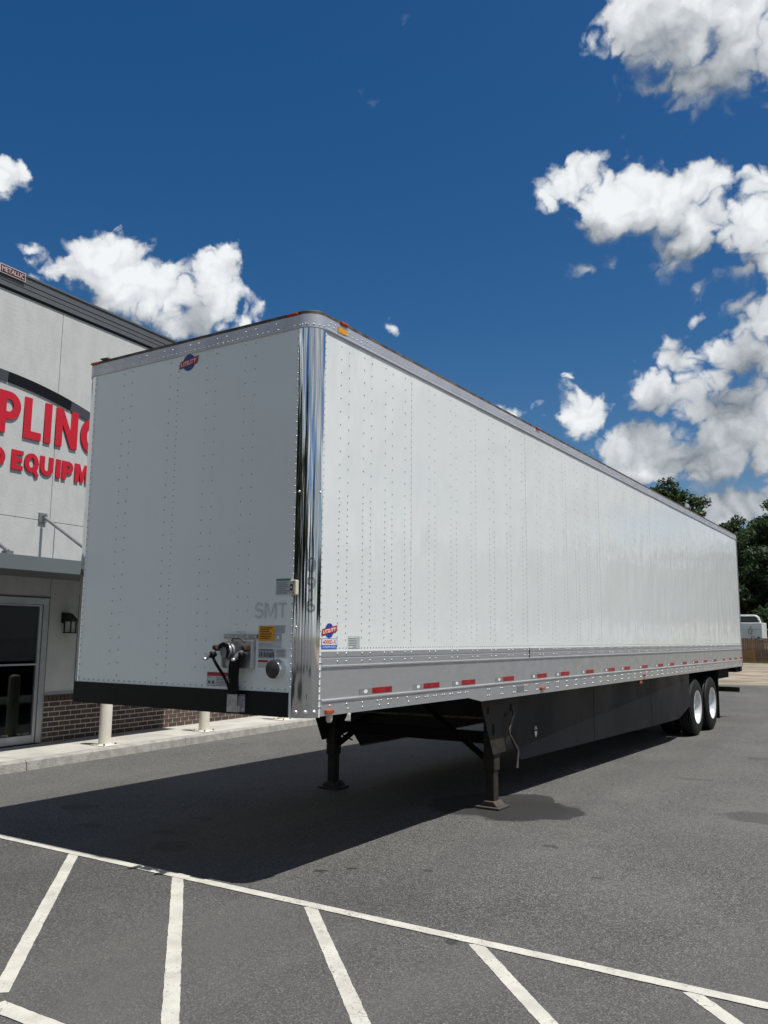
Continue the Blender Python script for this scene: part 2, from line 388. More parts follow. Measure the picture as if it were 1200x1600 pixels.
    b.inputs['Specular IOR Level'].default_value = 0.35
    h = T.math('ADD', T.math('MULTIPLY', vo.outputs['Distance'], 1.0), T.noise(p, 60, 3))
    bn = T.n('ShaderNodeBump', {'Height': h, 'Strength': 0.8, 'Distance': 0.006})
    nt.links.new(bn.outputs[0], b.inputs['Normal'])
    MATS['asphalt'] = mt


asphalt_mat()


def paint_mat():
    mt = bpy.data.materials.new('line_paint'); mt.use_nodes = True
    nt = mt.node_tree; T = NT(nt); b = nt.nodes['Principled BSDF']
    p = T.n('ShaderNodeNewGeometry').outputs['Position']
    crack = T.n('ShaderNodeTexVoronoi', {'Vector': T.vec('ADD', p, T.vec('MULTIPLY', T.noise(p, 9, 4, col=True), (0.1, 0.1, 0))), 'Scale': 16.0}, feature='DISTANCE_TO_EDGE')
    ck = T.math('MULTIPLY', T.math('MULTIPLY', T.ramp(crack.outputs['Distance'], 0.045, 0.0), T.ramp(T.noise(p, 2.6, 2), 0.5, 0.64)), T.ramp(T.noise(p, 24, 2), 0.42, 0.55))
    worn = T.ramp(T.noise(p, 46, 6, 0.75), 0.55, 0.66)
    f = T.math('MAXIMUM', ck, T.math('MULTIPLY', worn, T.ramp(T.noise(p, 3.4, 3), 0.36, 0.62)))
    c = T.mix(T.ramp(T.noise(p, 6, 5), 0.35, 0.7), (0.53, 0.52, 0.455), (0.43, 0.415, 0.365))
    nt.links.new(T.mix(T.math('MULTIPLY', f, 0.85), c, (0.09, 0.088, 0.085)), b.inputs['Base Color'])
    b.inputs['Roughness'].default_value = 0.8
    bn = T.n('ShaderNodeBump', {'Height': T.noise(p, 110, 4), 'Strength': 0.8, 'Distance': 0.004})
    nt.links.new(bn.outputs[0], b.inputs['Normal'])
    MATS['line_paint'] = mt


paint_mat()


def ground_mats():
    mt = bpy.data.materials.new('grass_ground'); mt.use_nodes = True
    nt = mt.node_tree; T = NT(nt); b = nt.nodes['Principled BSDF']
    p = T.n('ShaderNodeNewGeometry').outputs['Position']
    c = T.mix(T.ramp(T.noise(p, 0.35, 6), 0.35, 0.7), (0.085, 0.10, 0.03), (0.15, 0.135, 0.07))
    c = T.mix(T.math('MULTIPLY', T.noise(p, 6, 4), 0.7), c, (0.05, 0.07, 0.02))
    nt.links.new(c, b.inputs['Base Color']); b.inputs['Roughness'].default_value = 0.95
    MATS['grass_ground'] = mt
    mt = bpy.data.materials.new('dirt'); mt.use_nodes = True
    nt = mt.node_tree; T = NT(nt); b = nt.nodes['Principled BSDF']
    p = T.n('ShaderNodeNewGeometry').outputs['Position']
    q = T.n('ShaderNodeMapping', {0: p, 3: (0.45, 1.0, 1)}).outputs[0]
    c = T.mix(T.ramp(T.noise(q, 0.8, 7, 0.65), 0.38, 0.66), (0.34, 0.285, 0.21), (0.13, 0.108, 0.078))
    c = T.mix(T.ramp(T.noise(p, 0.22, 4), 0.55, 0.75), c, (0.14, 0.14, 0.07))
    nt.links.new(c, b.inputs['Base Color']); b.inputs['Roughness'].default_value = 0.95
    bn = T.n('ShaderNodeBump', {'Height': T.noise(p, 5, 6), 'Strength': 1.0, 'Distance': 0.08})
    nt.links.new(bn.outputs[0], b.inputs['Normal'])
    MATS['dirt'] = mt


ground_mats()

# ------------------------------------------------------------------ mesh helpers
class MB:
    """Collects vertices and faces; build() links them as one mesh object."""
    def __init__(s): s.v = []; s.f = []; s.mi = []; s.cur = 0; s.smooth = set()

    def add(s, vs, fs, smooth=False):
        o = len(s.v); s.v += [tuple(v) for v in vs]
        for f in fs:
            if smooth: s.smooth.add(len(s.f))
            s.f.append(tuple(o + i for i in f)); s.mi.append(s.cur)
        return s

    def box(s, a, b):
        (x0, y0, z0), (x1, y1, z1) = a, b
        return s.add([(x0, y0, z0), (x1, y0, z0), (x1, y1, z0), (x0, y1, z0), (x0, y0, z1), (x1, y0, z1), (x1, y1, z1), (x0, y1, z1)],
                     [(3, 2, 1, 0), (4, 5, 6, 7), (0, 1, 5, 4), (1, 2, 6, 5), (2, 3, 7, 6), (3, 0, 4, 7)])

    def cbox(s, c, sz, rot=None):
        h = [k / 2 for k in sz]; i0 = len(s.v)
        s.box((-h[0], -h[1], -h[2]), (h[0], h[1], h[2]))
        for i in range(i0, len(s.v)):
            v = Vector(s.v[i])
            if rot is not None: v = rot @ v
            s.v[i] = tuple(v + Vector(c))
        return s

    def prism(s, poly, axis, a, b):
        """Extrude a 2D polygon along an axis from a to b (axis x: poly=(y,z); y: (x,z); z: (x,y))."""
        def P(p, t):
            return {'x': (t, p[0], p[1]), 'y': (p[0], t, p[1]), 'z': (p[0], p[1], t)}[axis]
        n = len(poly)
        vs = [P(p, a) for p in poly] + [P(p, b) for p in poly]
        fs = [tuple(range(n - 1, -1, -1)), tuple(range(n, 2 * n))] + [(i, (i + 1) % n, n + (i + 1) % n, n + i) for i in range(n)]
        return s.add(vs, fs)

    def tube(s, pts, r, seg=10, cap=True, smooth=True):
        pts = [Vector(p) for p in pts]; rr = r if isinstance(r, (list, tuple)) else [r] * len(pts)
        rings = []; prev = None
        for i, p in enumerate(pts):
            t = (pts[min(i + 1, len(pts) - 1)] - pts[max(i - 1, 0)]).normalized()
            ref = prev if prev is not None else (Vector((0, 0, 1)) if abs(t.z) < 0.9 else Vector((1, 0, 0)))
            u = (ref - t * ref.dot(t)).normalized(); w = t.cross(u); prev = u
            rings.append([p + (u * math.cos(2 * math.pi * k / seg) + w * math.sin(2 * math.pi * k / seg)) * rr[i] for k in range(seg)])
        vs = [v for g in rings for v in g]; fs = []
        for i in range(len(pts) - 1):
            for k in range(seg):
                a = i * seg + k; b = i * seg + (k + 1) % seg
                fs.append((a, b, b + seg, a + seg))
        s.add(vs, fs, smooth)
        if cap:
            n = len(pts)
            s.add(rings[0], [tuple(range(seg - 1, -1, -1))]); s.add(rings[-1], [tuple(range(seg))])
        return s

    def lathe(s, prof, seg=40, axis='x', c=(0, 0, 0), smooth=True):
        """Revolve (along, radius) points round an axis."""
        vs = []; n = len(prof)
        for (a, r) in prof:
            for k in range(seg):
                t = 2 * math.pi * k / seg; p, q = r * math.cos(t), r * math.sin(t)
                v = {'x': (a, p, q), 'y': (q, a, p), 'z': (p, q, a)}[axis]
                vs.append((v[0] + c[0], v[1] + c[1], v[2] + c[2]))
        fs = []
        for i in range(n - 1):
            for k in range(seg):
                a = i * seg + k; b = i * seg + (k + 1) % seg
                fs.append((a, b, b + seg, a + seg))
        return s.add(vs, fs, smooth)

    def build(s, name, mats, parent=None, loc=None, bevel=0.0, world=True):
        me = bpy.data.meshes.new(name)
        me.from_pydata(s.v, [], s.f)
        ms = mats if isinstance(mats, (list, tuple)) else [mats]
        for q in ms: me.materials.append(MATS[q])
        for i, p in enumerate(me.polygons):
            p.material_index = s.mi[i]
            if i in s.smooth: p.use_smooth = True
        bm = bmesh.new(); bm.from_mesh(me); bmesh.ops.recalc_face_normals(bm, faces=bm.faces)
        if bevel: bmesh.ops.bevel(bm, geom=[e for e in bm.edges if e.calc_face_angle(0) > 0.6], offset=bevel, segments=2, affect='EDGES', profile=0.6)
        bm.to_mesh(me); bm.free()
        return place(name, me, parent, loc, world)


def place(name, me, parent=None, loc=None, world=True):
    o = bpy.data.objects.new(name, me); C.objects.link(o)
    if loc is not None: o.location = loc
    if parent is not None:
        o.parent = parent
        if world:
            off = Vector(parent.location); pp = parent.parent
            while pp is not None: off += Vector(pp.location); pp = pp.parent
            o.location = Vector(loc or (0, 0, 0)) - off
    return o


def tag(o, label=None, cat=None, group=None, kind=None):
    if label: o['label'] = label
    if cat: o['category'] = cat
    if group: o['group'] = group
    if kind: o['kind'] = kind
    return o


def thing(name, label, cat, loc=(0, 0, 0), rz=0.0, group=None):
    o = bpy.data.objects.new(name, None); C.objects.link(o); o.location = loc; o.rotation_euler = (0, 0, rz)
    o.empty_display_size = 0.3
    return tag(o, label, cat, group)


def text_mesh(body, size, extrude=0.0, bold=0.0, spacing=1.0, shear=0.0):
    cu = bpy.data.curves.new('txt', 'FONT'); cu.body = body; cu.size = size; cu.extrude = extrude; cu.offset = bold
    cu.space_character = spacing; cu.shear = shear; cu.align_x = 'CENTER'; cu.align_y = 'CENTER'; cu.resolution_u = 3
    ob = bpy.data.objects.new('txt', cu); C.objects.link(ob)
    dg = bpy.context.evaluated_depsgraph_get()
    me = bpy.data.meshes.new_from_object(ob.evaluated_get(dg))
    bpy.data.objects.remove(ob); bpy.data.curves.remove(cu)
    me.materials.clear()
    return me


def fit_text(me, w, h):
    """Scale a text mesh to a width and cap height, centred on the origin."""
    n = len(me.vertices); a = np.empty(n * 3); me.vertices.foreach_get('co', a); a = a.reshape(-1, 3)
    lo, hi = a.min(0), a.max(0); a[:, :2] -= (lo[:2] + hi[:2]) / 2
    a[:, 0] *= w / (hi[0] - lo[0]); a[:, 1] *= h / (hi[1] - lo[1])
    me.vertices.foreach_set('co', a.ravel()); me.update()
    return me


def map_mesh(me, fn):
    for v in me.vertices: v.co = fn(v.co)
    me.update(); return me


FRONT = lambda x, z, y=-0.004: (lambda c: Vector((x + c.x, y - c.z, z + c.y)))      # faces -Y
SIDE = lambda y, z, x=0.004: (lambda c: Vector((x + c.z, y + c.x, z + c.y)))        # faces +X


def rivet_mesh(name, pts, r, h, mtl, parent, seg=6):
    """Many rivet heads at (pos, normal axis) as one mesh: low domes."""
    V = []; F = []
    for (p, ax) in pts:
        o = len(V); nrm = Vector(ax)
        u = Vector((0, 0, 1)) if abs(nrm.z) < 0.9 else Vector((1, 0, 0)); w = nrm.cross(u)
        p = Vector(p)
        for rr, hh in ((r, -0.001), (r * 0.92, h * 0.55), (r * 0.45, h)):
            for k in range(seg):
                t = 2 * math.pi * k / seg
                V.append(tuple(p + nrm * hh + (u * math.cos(t) + w * math.sin(t)) * rr))
        for ring in (0, 1):
            for k in range(seg):
                a = o + ring * seg + k; b = o + ring * seg + (k + 1) % seg
                F.append((a, b, b + seg, a + seg))
        F.append(tuple(o + 2 * seg + k for k in range(seg)))
    me = bpy.data.meshes.new(name); me.from_pydata(V, [], F); me.materials.append(MATS[mtl])
    me.polygons.foreach_set('use_smooth', [True] * len(F))
    bm = bmesh.new(); bm.from_mesh(me); bmesh.ops.recalc_face_normals(bm, faces=bm.faces); bm.to_mesh(me); bm.free()
    o = place(name, me, parent); o['kind'] = 'stuff'
    return o


rnd = random.Random(7)

# ------------------------------------------------------------------ the setting: ground, lot, dirt, lines
g = MB().add([(-900, -900, -0.012), (900, -900, -0.012), (900, 900, -0.012), (-900, 900, -0.012)], [(0, 1, 2, 3)]).build('ground', 'grass_ground'); tag(g, kind='structure')
g = MB().add([(-60, 26, -0.006), (150, 26, -0.006), (150, 112, -0.006), (12, 112, -0.006), (9, 64.3, -0.006), (-8, 63.6, -0.006), (-30, 62.8, -0.006), (-62, 63.9, -0.006)], [tuple(range(8))]).build('dirt_yard', 'dirt'); tag(g, kind='structure')
edge = [(-120, -480), (300, -480), (300, 30.6)]
for i in range(0, 61):
    x = 60 - 100 * i / 60
    edge.append((x, 30.6 - 0.12 * (x + 2) * 0 + rnd.uniform(-0.25, 0.25)))
edge.append((-120, 30.6))
g = MB().add([(x, y, 0) for x, y in edge], [tuple(range(len(edge)))]).build('asphalt_lot', 'asphalt'); tag(g, kind='structure')


def strip(p, q, w, name='parking_line', z=0.004, seed=0):
    rg = random.Random(seed); p = Vector(p); q = Vector(q); d = (q - p); L = d.length; d /= L; n = Vector((-d.y, d.x))
    k = max(2, int(L / 0.018)); V = []; F = []
    a1 = a2 = 0
    for i in range(k + 1):
        c = p + d * L * i / k
        a1 = a1 * 0.6 + rg.uniform(-0.0017, 0.0017); a2 = a2 * 0.6 + rg.uniform(-0.0017, 0.0017)
        e = 0.012 * rg.random() if i in (0, k) else 0
        V += [(*(c + n * (w / 2 + a1) + d * e), z), (*(c - n * (w / 2 + a2) - d * e), z)]
    for i in range(k): F.append((2 * i, 2 * i + 1, 2 * i + 3, 2 * i + 2))
    o = MB().add(V, F).build(name, 'line_paint'); tag(o, kind='structure')
    return o


strip((-9.0, -0.14), (7.5, -0.105), 0.086, z=0.005, seed=1)
strip((-0.15, -2.155), (7.5, -2.13), 0.10, z=0.005, seed=2)
for i, x in enumerate((-4.55, -3.35, -2.165, -1.0, 0.205, 1.395, 2.585, 3.78)):
    y1 = -2.06 if x + 1.9 < 8 else -2.06
    strip((x - 0.02, -0.152), (x + 0.05 + 1.86, -2.06), 0.082, z=0.0025, seed=10 + i)

# ------------------------------------------------------------------ the trailer
W = 2.59; L = 16.15; RC = 0.132; H = 4.13; ZT = 4.032; ZW = 1.632
TR = thing('semi_trailer', 'long white riveted box trailer parked on landing legs across the lot', 'trailer', (-W / 2, 8.0, 0))


def part(mb, name, m, parent=TR, bevel=0.0, label=None, kind=None):
    return tag(mb.build(name, m, parent, bevel=bevel), label, kind=kind)


# front wall: two sheets lapped at the seam
part(MB().box((-W + RC, 0, 1.335), (-1.395, 0.03, ZT + 0.01)), 'front_panel', 'white_front_lifted')
part(MB().box((-1.42, -0.0015, 1.335), (-RC, 0.03, ZT + 0.01)), 'front_panel', 'white_front_lifted')
# side walls: sheets lapped every 1.24 m
ys = [RC, 1.42] + [1.42 + 1.2405 * k for k in range(1, 12)] + [L - 0.03]
for i in range(len(ys) - 1):
    e = 0.0012 if i % 2 else 0.0
    part(MB().box((-0.03, ys[i] - (0.012 if i else 0), ZW - 0.02), (e, ys[i + 1] + 0.012, ZT + 0.01)), 'side_panel', 'white_side_dimmed')
    part(MB().box((-W - e, ys[i] - (0.012 if i else 0), ZW - 0.02), (-W + 0.03, ys[i + 1] + 0.012, ZT + 0.01)), 'side_panel', 'white_side_dimmed')


def quarter(c, r0, r1, z0, z1, a0, a1, n=20):
    mb = MB()
    ts = [a0 + (a1 - a0) * i / n for i in range(n + 1)]
    P = lambda r, t, z: (c[0] + r * math.cos(t), c[1] + r * math.sin(t), z)
    for r in (r1, r0):
        mb.add([P(r, t, z) for t in ts for z in (z0, z1)], [(2 * i, 2 * i + 2, 2 * i + 3, 2 * i + 1) for i in range(n)], True)
    for z in (z0, z1):
        mb.add([P(r, t, z) for t in ts for r in (r0, r1)], [(2 * i, 2 * i + 2, 2 * i + 3, 2 * i + 1) for i in range(n)])
    return mb


near_c = (-RC, RC); far_c = (-W + RC, RC)
part(quarter(near_c, RC - 0.02, RC + 0.003, 1.168, ZT + 0.005, -math.pi / 2 - 0.03, 0.03), 'corner_post', 'chrome', label='polished chrome corner post beside the side panels')
part(quarter(far_c, RC - 0.02, RC + 0.003, 1.168, ZT + 0.005, -math.pi - 0.03, -math.pi / 2 + 0.03), 'corner_post', 'chrome')
# thin edge strips that hold the posts
for x0 in (-RC - 0.026, -W + RC): part(MB().box((x0, -0.0028, 1.168), (x0 + 0.026, 0.0, ZT)), 'post_trim', 'white_front_lifted')
part(MB().box((0.0, RC, 1.168), (0.0026, RC + 0.022, ZT)), 'post_trim', 'white_side_dimmed')
# top rails and corner caps
part(MB().prism([(0.012, ZT - 0.002), (0.014, ZT + 0.008), (0.009, ZT + 0.018), (0.009, H), (-0.03, H), (-0.03, ZT - 0.002)], 'y', RC, 4.335), 'top_rail', 'alu_top')
part(MB().prism([(0.0115, ZT - 0.002), (0.0135, ZT + 0.008), (0.0085, ZT + 0.018), (0.0085, H), (-0.03, H), (-0.03, ZT - 0.002)], 'y', 4.338, L), 'top_rail', 'alu_top')
part(MB().box((-W - 0.010, RC, ZT), (-W + 0.03, L, H)), 'top_rail', 'alu_top')
part(MB().box((-W + RC, -0.010, ZT - 0.004), (-RC, 0.03, H)), 'top_rail', 'alu_top')
part(quarter(near_c, RC - 0.02, RC + 0.011, ZT - 0.004, H, -math.pi / 2, 0), 'corner_cap', 'alu_top')
part(quarter(far_c, RC - 0.02, RC + 0.011, ZT - 0.004, H, -math.pi, -math.pi / 2), 'corner_cap', 'alu_top')


def round_outline(i, n=10):
    o = [(i - 0.0, L), ]
    c, r = near_c, RC + i
    o = [(i, L)] + [(c[0] + r * math.cos(-math.pi / 2 * k / n), c[1] + r * math.sin(-math.pi / 2 * k / n)) for k in range(n + 1)]
    c = far_c
    o += [(c[0] + r * math.cos(-math.pi / 2 - math.pi / 2 * k / n), c[1] + r * math.sin(-math.pi / 2 - math.pi / 2 * k / n)) for k in range(n + 1)]
    return o + [(-W - i, L)]


part(MB().prism(round_outline(0.008), 'z', H, H + 0.026), 'roof_edge', 'roof_edge', label='dark grimy edge of the roof')
part(MB().prism(round_outline(-0.010), 'z', H + 0.026, H + 0.036), 'roof', 'roof_skin')

# front bumper plate and underside
part(MB().prism([(-W + 0.10, 1.168), (-RC - 0.026, 1.168), (-RC - 0.026, 1.340), (-W + 0.10, 1.340)], 'y', -0.010, 0.02), 'bumper_plate', 'black_plate', label='black plate across the bottom of the front wall', bevel=0.003)
part(MB().box((-W + 0.04, 0.06, 1.19), (-0.04, 2.3, 1.215)), 'coupler_plate', 'under_black')
part(MB().box((-W + 0.03, 0.04, 1.30), (-0.031, L - 0.05, 1.335)), 'floor_deck', 'under_black')
cm = MB().box((-W + 0.04, -0.025, 1.19), (-0.035, 0.025, 1.299)); cmm = None
for k in range(44):
    y = 2.6 + k * 0.305
    if cmm is None:
        o = part(cm, 'crossmember', 'under_black'); cmm = o.data
    else:
        o = place('crossmember', cmm, TR)
    o.location.y += y
part(MB().lathe([(1.10, 0.0), (1.10, 0.03), (1.19, 0.03)], 14, 'z', (-W / 2, 0.91, 0)), 'kingpin', 'leg_steel')

# lower side rails: ribbed upper band, plain web, flange with the step behind the nose
prof_up = [(0.001, 1.632), (0.010, 1.628), (0.010, 1.590), (0.006, 1.584), (0.010, 1.578), (0.010, 1.532), (0.016, 1.526), (0.016, 1.516),
           (0.006, 1.508), (0.006, 1.292), (0.020, 1.284), (0.020, 1.274), (-0.03, 1.274), (-0.03, 1.632)]
part(MB().prism(prof_up, 'y', RC + 0.022, L), 'side_rail', 'alu_rail')
part(MB().prism([(-W - x, z) for x, z in prof_up], 'y', RC, L), 'side_rail', 'alu_rail')
fl = [(RC + 0.022, 1.175), (2.45, 1.178), (2.72, 1.132), (L, 1.14), (L, 1.2745), (RC + 0.022, 1.2745)]
part(MB().prism(fl, 'x', 0.004, 0.012), 'rail_flange', 'alu_rail')
part(MB().prism(fl, 'x', -W - 0.012, -W - 0.004), 'rail_flange', 'alu_rail')
part(MB().box((0.0125, 3.56, 1.175), (0.0145, 3.74, 1.235)), 'data_plate', 'bracket')
part(MB().box((0.010, 3.9, 1.515), (0.0165, 3.906, 1.632)), 'rail_joint', 'under_black')

# rivets
pf = []
for x, dense in ((-2.07, 0), (-1.97, 0), (-1.50, 0), (-1.405, 1), (-1.08, 0), (-0.98, 0), (-0.67, 0), (-0.57, 0)):
    z = 3.985 - (0.03 if dense else 0.0) + rnd.uniform(-.01, .01)
    while z > 1.40:
        pf.append(((x + rnd.uniform(-.002, .002), -0.001, z), (0, -1, 0))); z -= 0.052 if dense else 0.1035
for x in (-2.445, -0.146):
    z = 4.0
    while z > 1.36: pf.append(((x, -0.0026, z), (0, -1, 0))); z -= 0.0535
x = -2.44
while x < -0.16: pf.append(((x, -0.001, 1.362), (0, -1, 0))); x += 0.0625
rivet_mesh('front_rivets', pf, 0.0078, 0.0050, 'rivet_front', TR)
pt = []
x = -2.42
while x < -0.05: pt.append(((x, -0.010, 4.050), (0, -1, 0))); x += 0.052
x = -2.40
while x < -0.1: pt.append(((x, -0.010, 4.098), (0, -1, 0))); x += 0.205 if int(x * 10) % 3 else 0.1
y = 0.17
while y < L - 0.05:
    pt.append(((0.009, y, 4.072), (1, 0, 0)))
    if int(y * 7) % 3: pt.append(((0.009, y + 0.02, 4.101), (1, 0, 0)))
    y += 0.062 if y < 6 else 0.10
for k in range(5):
    t = -math.pi / 2 + (k + 0.5) * math.pi / 10
    pt.append(((near_c[0] + (RC + 0.011) * math.cos(t), near_c[1] + (RC + 0.011) * math.sin(t), 4.05), (math.cos(t), math.sin(t), 0)))
rivet_mesh('top_rail_rivets', pt, 0.0068, 0.004, 'rivet_steel', TR)
ps = []
pairs = [(0.35, 0.46), (0.67, 0.78), (0.99, 1.10)]
y = 1.355
k = 0
while y < L - 0.15:
    pairs.append((y - 0.05, y + 0.055)); y += 0.4135; k += 1
for i, (ya, yb) in enumerate(pairs):
    seam = i >= 3 and (i - 3) % 3 == 0
    for j, yy in enumerate((ya, yb)):
        z = 3.965 - 0.02 * j; dz = 0.052 if (seam and j == 1) else 0.1035
        while z > 1.70:
            ps.append(((0.0012, yy + rnd.uniform(-.002, .002), z), (1, 0, 0)))
            z -= dz if z > 2.86 else 0.052
    if yb > 11: continue
z = 3.99
while z > 1.66: ps.append(((0.0024, RC + 0.011, z), (1, 0, 0))); z -= 0.0515
y = 0.18
while y < L - 0.05: ps.append(((0.0012, y, 1.655), (1, 0, 0))); y += 0.0412
rivet_mesh('side_rivets', ps, 0.0056, 0.0034, 'rivet_side_shaded', TR)
pr = []
for i, (ya, yb) in enumerate(pairs):
    for yy in (ya, yb):
        pr.append(((0.010, yy, 1.612), (1, 0, 0))); pr.append(((0.010, yy, 1.555), (1, 0, 0)))
z = 1.60
while z > 1.2: pr.append(((0.0024, RC + 0.011, z), (1, 0, 0))); z -= 0.0515
rf = random.Random(3)
y = 0.26
while y < 2.4:
    pr.append(((0.012, y, 1.243 - 0.012 * (y > 1.4)), (1, 0, 0)))
    if y < 1.35 and rf.random() < 0.8: pr.append(((0.012, y + rf.uniform(0, 0.03), 1.208), (1, 0, 0)))
    if 0.75 < y < 1.1: pr.append(((0.012, y + 0.05, 1.243), (1, 0, 0)))
    if y > 1.35: pr.append(((0.012, y + 0.045, 1.232), (1, 0, 0)))
    y += 0.21 if y < 0.7 else 0.15
y = 2.86
while y < L - 0.1:
    for zz in (1.236, 1.178):
        if not 3.5 < y < 3.75:
            pr.append(((0.012, y, zz), (1, 0, 0)))
            if y < 12: pr.append(((0.012, y + 0.042, zz), (1, 0, 0)))
    y += 0.305
rivet_mesh('rail_rivets', pr, 0.0085, 0.0055, 'rivet_steel', TR, seg=8)
for k, t in enumerate((-1.32, -0.80, -0.28)):
    c = (near_c[0] + (RC + 0.003) * math.cos(t), near_c[1] + (RC + 0.003) * math.sin(t), 1.205)
    rivet_mesh('post_bolt', [(c, (math.cos(t), math.sin(t), 0))], 0.019, 0.010, 'rivet_steel', TR, seg=12)
for t, z in ((-1.38, 2.78), (-0.17, 2.78), (-1.40, 1.80)):
    c = (near_c[0] + (RC + 0.003) * math.cos(t), near_c[1] + (RC + 0.003) * math.sin(t), z)
    rivet_mesh('post_bolt', [(c, (math.cos(t), math.sin(t), 0))], 0.011, 0.008, 'rivet_steel', TR, seg=10)

# conspicuity tape: grey-white then red pieces along the rail
reds = [(0.82, 1.11), (1.62, 1.90), (2.32, 2.60), (3.23, 3.50), (4.12, 4.40), (4.83, 5.11), (5.70, 5.99), (6.58, 6.86), (7.29, 7.56), (8.16, 8.46),
        (9.06, 9.36), (9.79, 10.06), (10.63, 10.93), (11.52, 11.80), (12.26, 12.55), (13.11, 13.41), (13.99, 14.24), (14.63, 14.91), (15.26, 15.55), (15.86, 16.10)]
for (a, b) in reds:
    o = part(MB().box((0.006, a, 1.300), (0.0078, b, 1.345)), 'red_reflector', 'tape_red')
    MB().box((0.0078, (a + b) / 2 - 0.03, 1.317), (0.0082, (a + b) / 2 + 0.03, 1.328)).build('print', 'sticker_red', o)
    o = part(MB().box((0.006, a - 0.18, 1.299), (0.0077, a - 0.002, 1.344)), 'white_reflector', 'tape_white')
    y0 = a - 0.09
    MB().prism([(y0 + 0.027 * math.cos(k * math.pi / 4), 1.3215 + 0.015 * math.sin(k * math.pi / 4)) for k in range(8)], 'x', 0.0077, 0.0083).build('diamond', 'dot_white', o)

# marker lights


def marker(c, sz, name='marker_light'):
    mb = MB().cbox(c, sz)
    return part(mb, name, 'amber', bevel=min(sz) * 0.35)


marker((0.020, 0.245, 1.202), (0.022, 0.095, 0.030))
o = part(MB().lathe([(1.120, 0.0), (1.122, 0.016), (1.140, 0.024), (1.176, 0.024)], 16, 'z', (-0.01, 0.285, 0)), 'drain_cup', 'lamp_beige')
marker((0.024, 4.23, 1.185), (0.026, 0.10, 0.032))
marker((-0.02, 8.11, 1.10), (0.05, 0.12, 0.055))
marker((0.024, 8.24, 1.20), (0.024, 0.09, 0.028))
marker((0.004, 0.36, H + 0.014), (0.045, 0.10, 0.026))
marker((0.004, 4.25, H + 0.014), (0.045, 0.10, 0.026))
marker((-0.20, -0.004, H + 0.013), (0.095, 0.035, 0.020))
marker((-W + 0.12, -0.004, H + 0.013), (0.085, 0.04, 0.022))
part(MB().prism([(0.28, 4.060), (0.40, 4.062), (0.405, 4.104), (0.285, 4.106)], 'x', 0.0125, 0.0135), 'amber_sticker', 'amber_sticker')
# frayed tarp ends on the roof edge
for (x, w) in ((-2.33, 0.10),):
    part(MB().cbox((x, 0.0, H + 0.034), (w, 0.05, 0.012), Matrix.Rotation(0.06, 3, 'Y')), 'roof_patch', 'roof_edge')

# ---- things fixed on the front wall
FY = -0.003


def flat_front(name, x0, x1, z0, z1, m, y=FY, t=0.0015, parent=TR):
    return MB().box((x0, y - t, z0), (x1, y, z1)).build(name, m, parent)


def text_on(name, body, w, h, fn, m, parent=TR, bold=0.0, shear=0.0, spacing=1.0):
    me = fit_text(text_mesh(body, 1.0, 0.0, bold, spacing, shear), w, h)
    map_mesh(me, fn); me.materials.append(MATS[m])
    return place(name, me, parent)


def lines_front(parent, x0, x1, z0, z1, n, m='ink_soft', seed=0, y=-0.0052):
    rg = random.Random(seed); mb = MB(); st = (z1 - z0) / n
    for k in range(n):
        z = z1 - (k + 0.5) * st; e = x1 - (x1 - x0) * rg.uniform(0, 0.35)
        mb.box((x0, y, z - st * 0.22), (e, y + 0.0006, z + st * 0.22))
    return mb.build('printed_lines', m, parent)


def globe_logo(name, c, r, fn, slope, wb, hb):
    """Blue globe crossed by a slanted red band with white lettering."""
    root = None
    n = 28
    def P(pts, lift): return [fn(Vector((x, y, lift))) for x, y in pts]
    def flat(nm, pts, lift, m, par):
        mb = MB().add(P(pts, lift) + P(pts, lift - 0.0008), [tuple(range(len(pts)))] + [(i, (i + 1) % len(pts), len(pts) + (i + 1) % len(pts), len(pts) + i) for i in range(len(pts))])
        return mb.build(nm, m, par)
    disc = [(r * math.cos(2 * math.pi * k / n), r * math.sin(2 * math.pi * k / n)) for k in range(n)]
    root = flat(name, disc, 0.001, 'decal_blue', TR)
    for yy in (-0.62, 0.62):
        hw = r * math.sqrt(1 - yy * yy) * 0.96
        flat('globe_line', [(-hw, yy * r - r * .03), (hw, yy * r - r * .03), (hw, yy * r + r * .03), (-hw, yy * r + r * .03)], 0.0015, 'decal_blue2', root)
    for xx in (-0.45, 0.0, 0.45):
        hw = r * math.sqrt(1 - xx * xx) * 0.96; k_ = r * .028
        flat('globe_line', [(xx * r - k_, -hw), (xx * r + k_, -hw), (xx * r * .7 + k_, hw), (xx * r * .7 - k_, hw)], 0.0016, 'decal_blue2', root)
    sh = lambda x, y: (x + y * 0.25, y + x * slope)
    band = lambda w, h: [sh(-w, -h), sh(w, -h), sh(w, h), sh(-w, h)]
    flat('band_edge', band(wb * 1.05, hb * 1.18), 0.0020, 'ink', root)
    flat('band', band(wb, hb), 0.0024, 'decal_red', root)
    me = fit_text(text_mesh('UTILITY', 1.0, 0.0, 0.02), wb * 1.78, hb * 1.35)
    map_mesh(me, lambda c_: fn(Vector((*sh(c_.x, c_.y), 0.0029)))); me.materials.append(MATS['decal_white'])
    place('lettering', me, root)
    return root


globe_logo('globe_decal', None, 0.070, lambda v: Vector((-1.29 + v.x, -0.0035 - v.z, 3.955 + v.y)), 0.12, 0.098, 0.027)
globe_logo('globe_decal', None, 0.052, lambda v: Vector((0.0015 + v.z, 0.252 + v.x, 1.780 + v.y)), 0.16, 0.088, 0.0205)
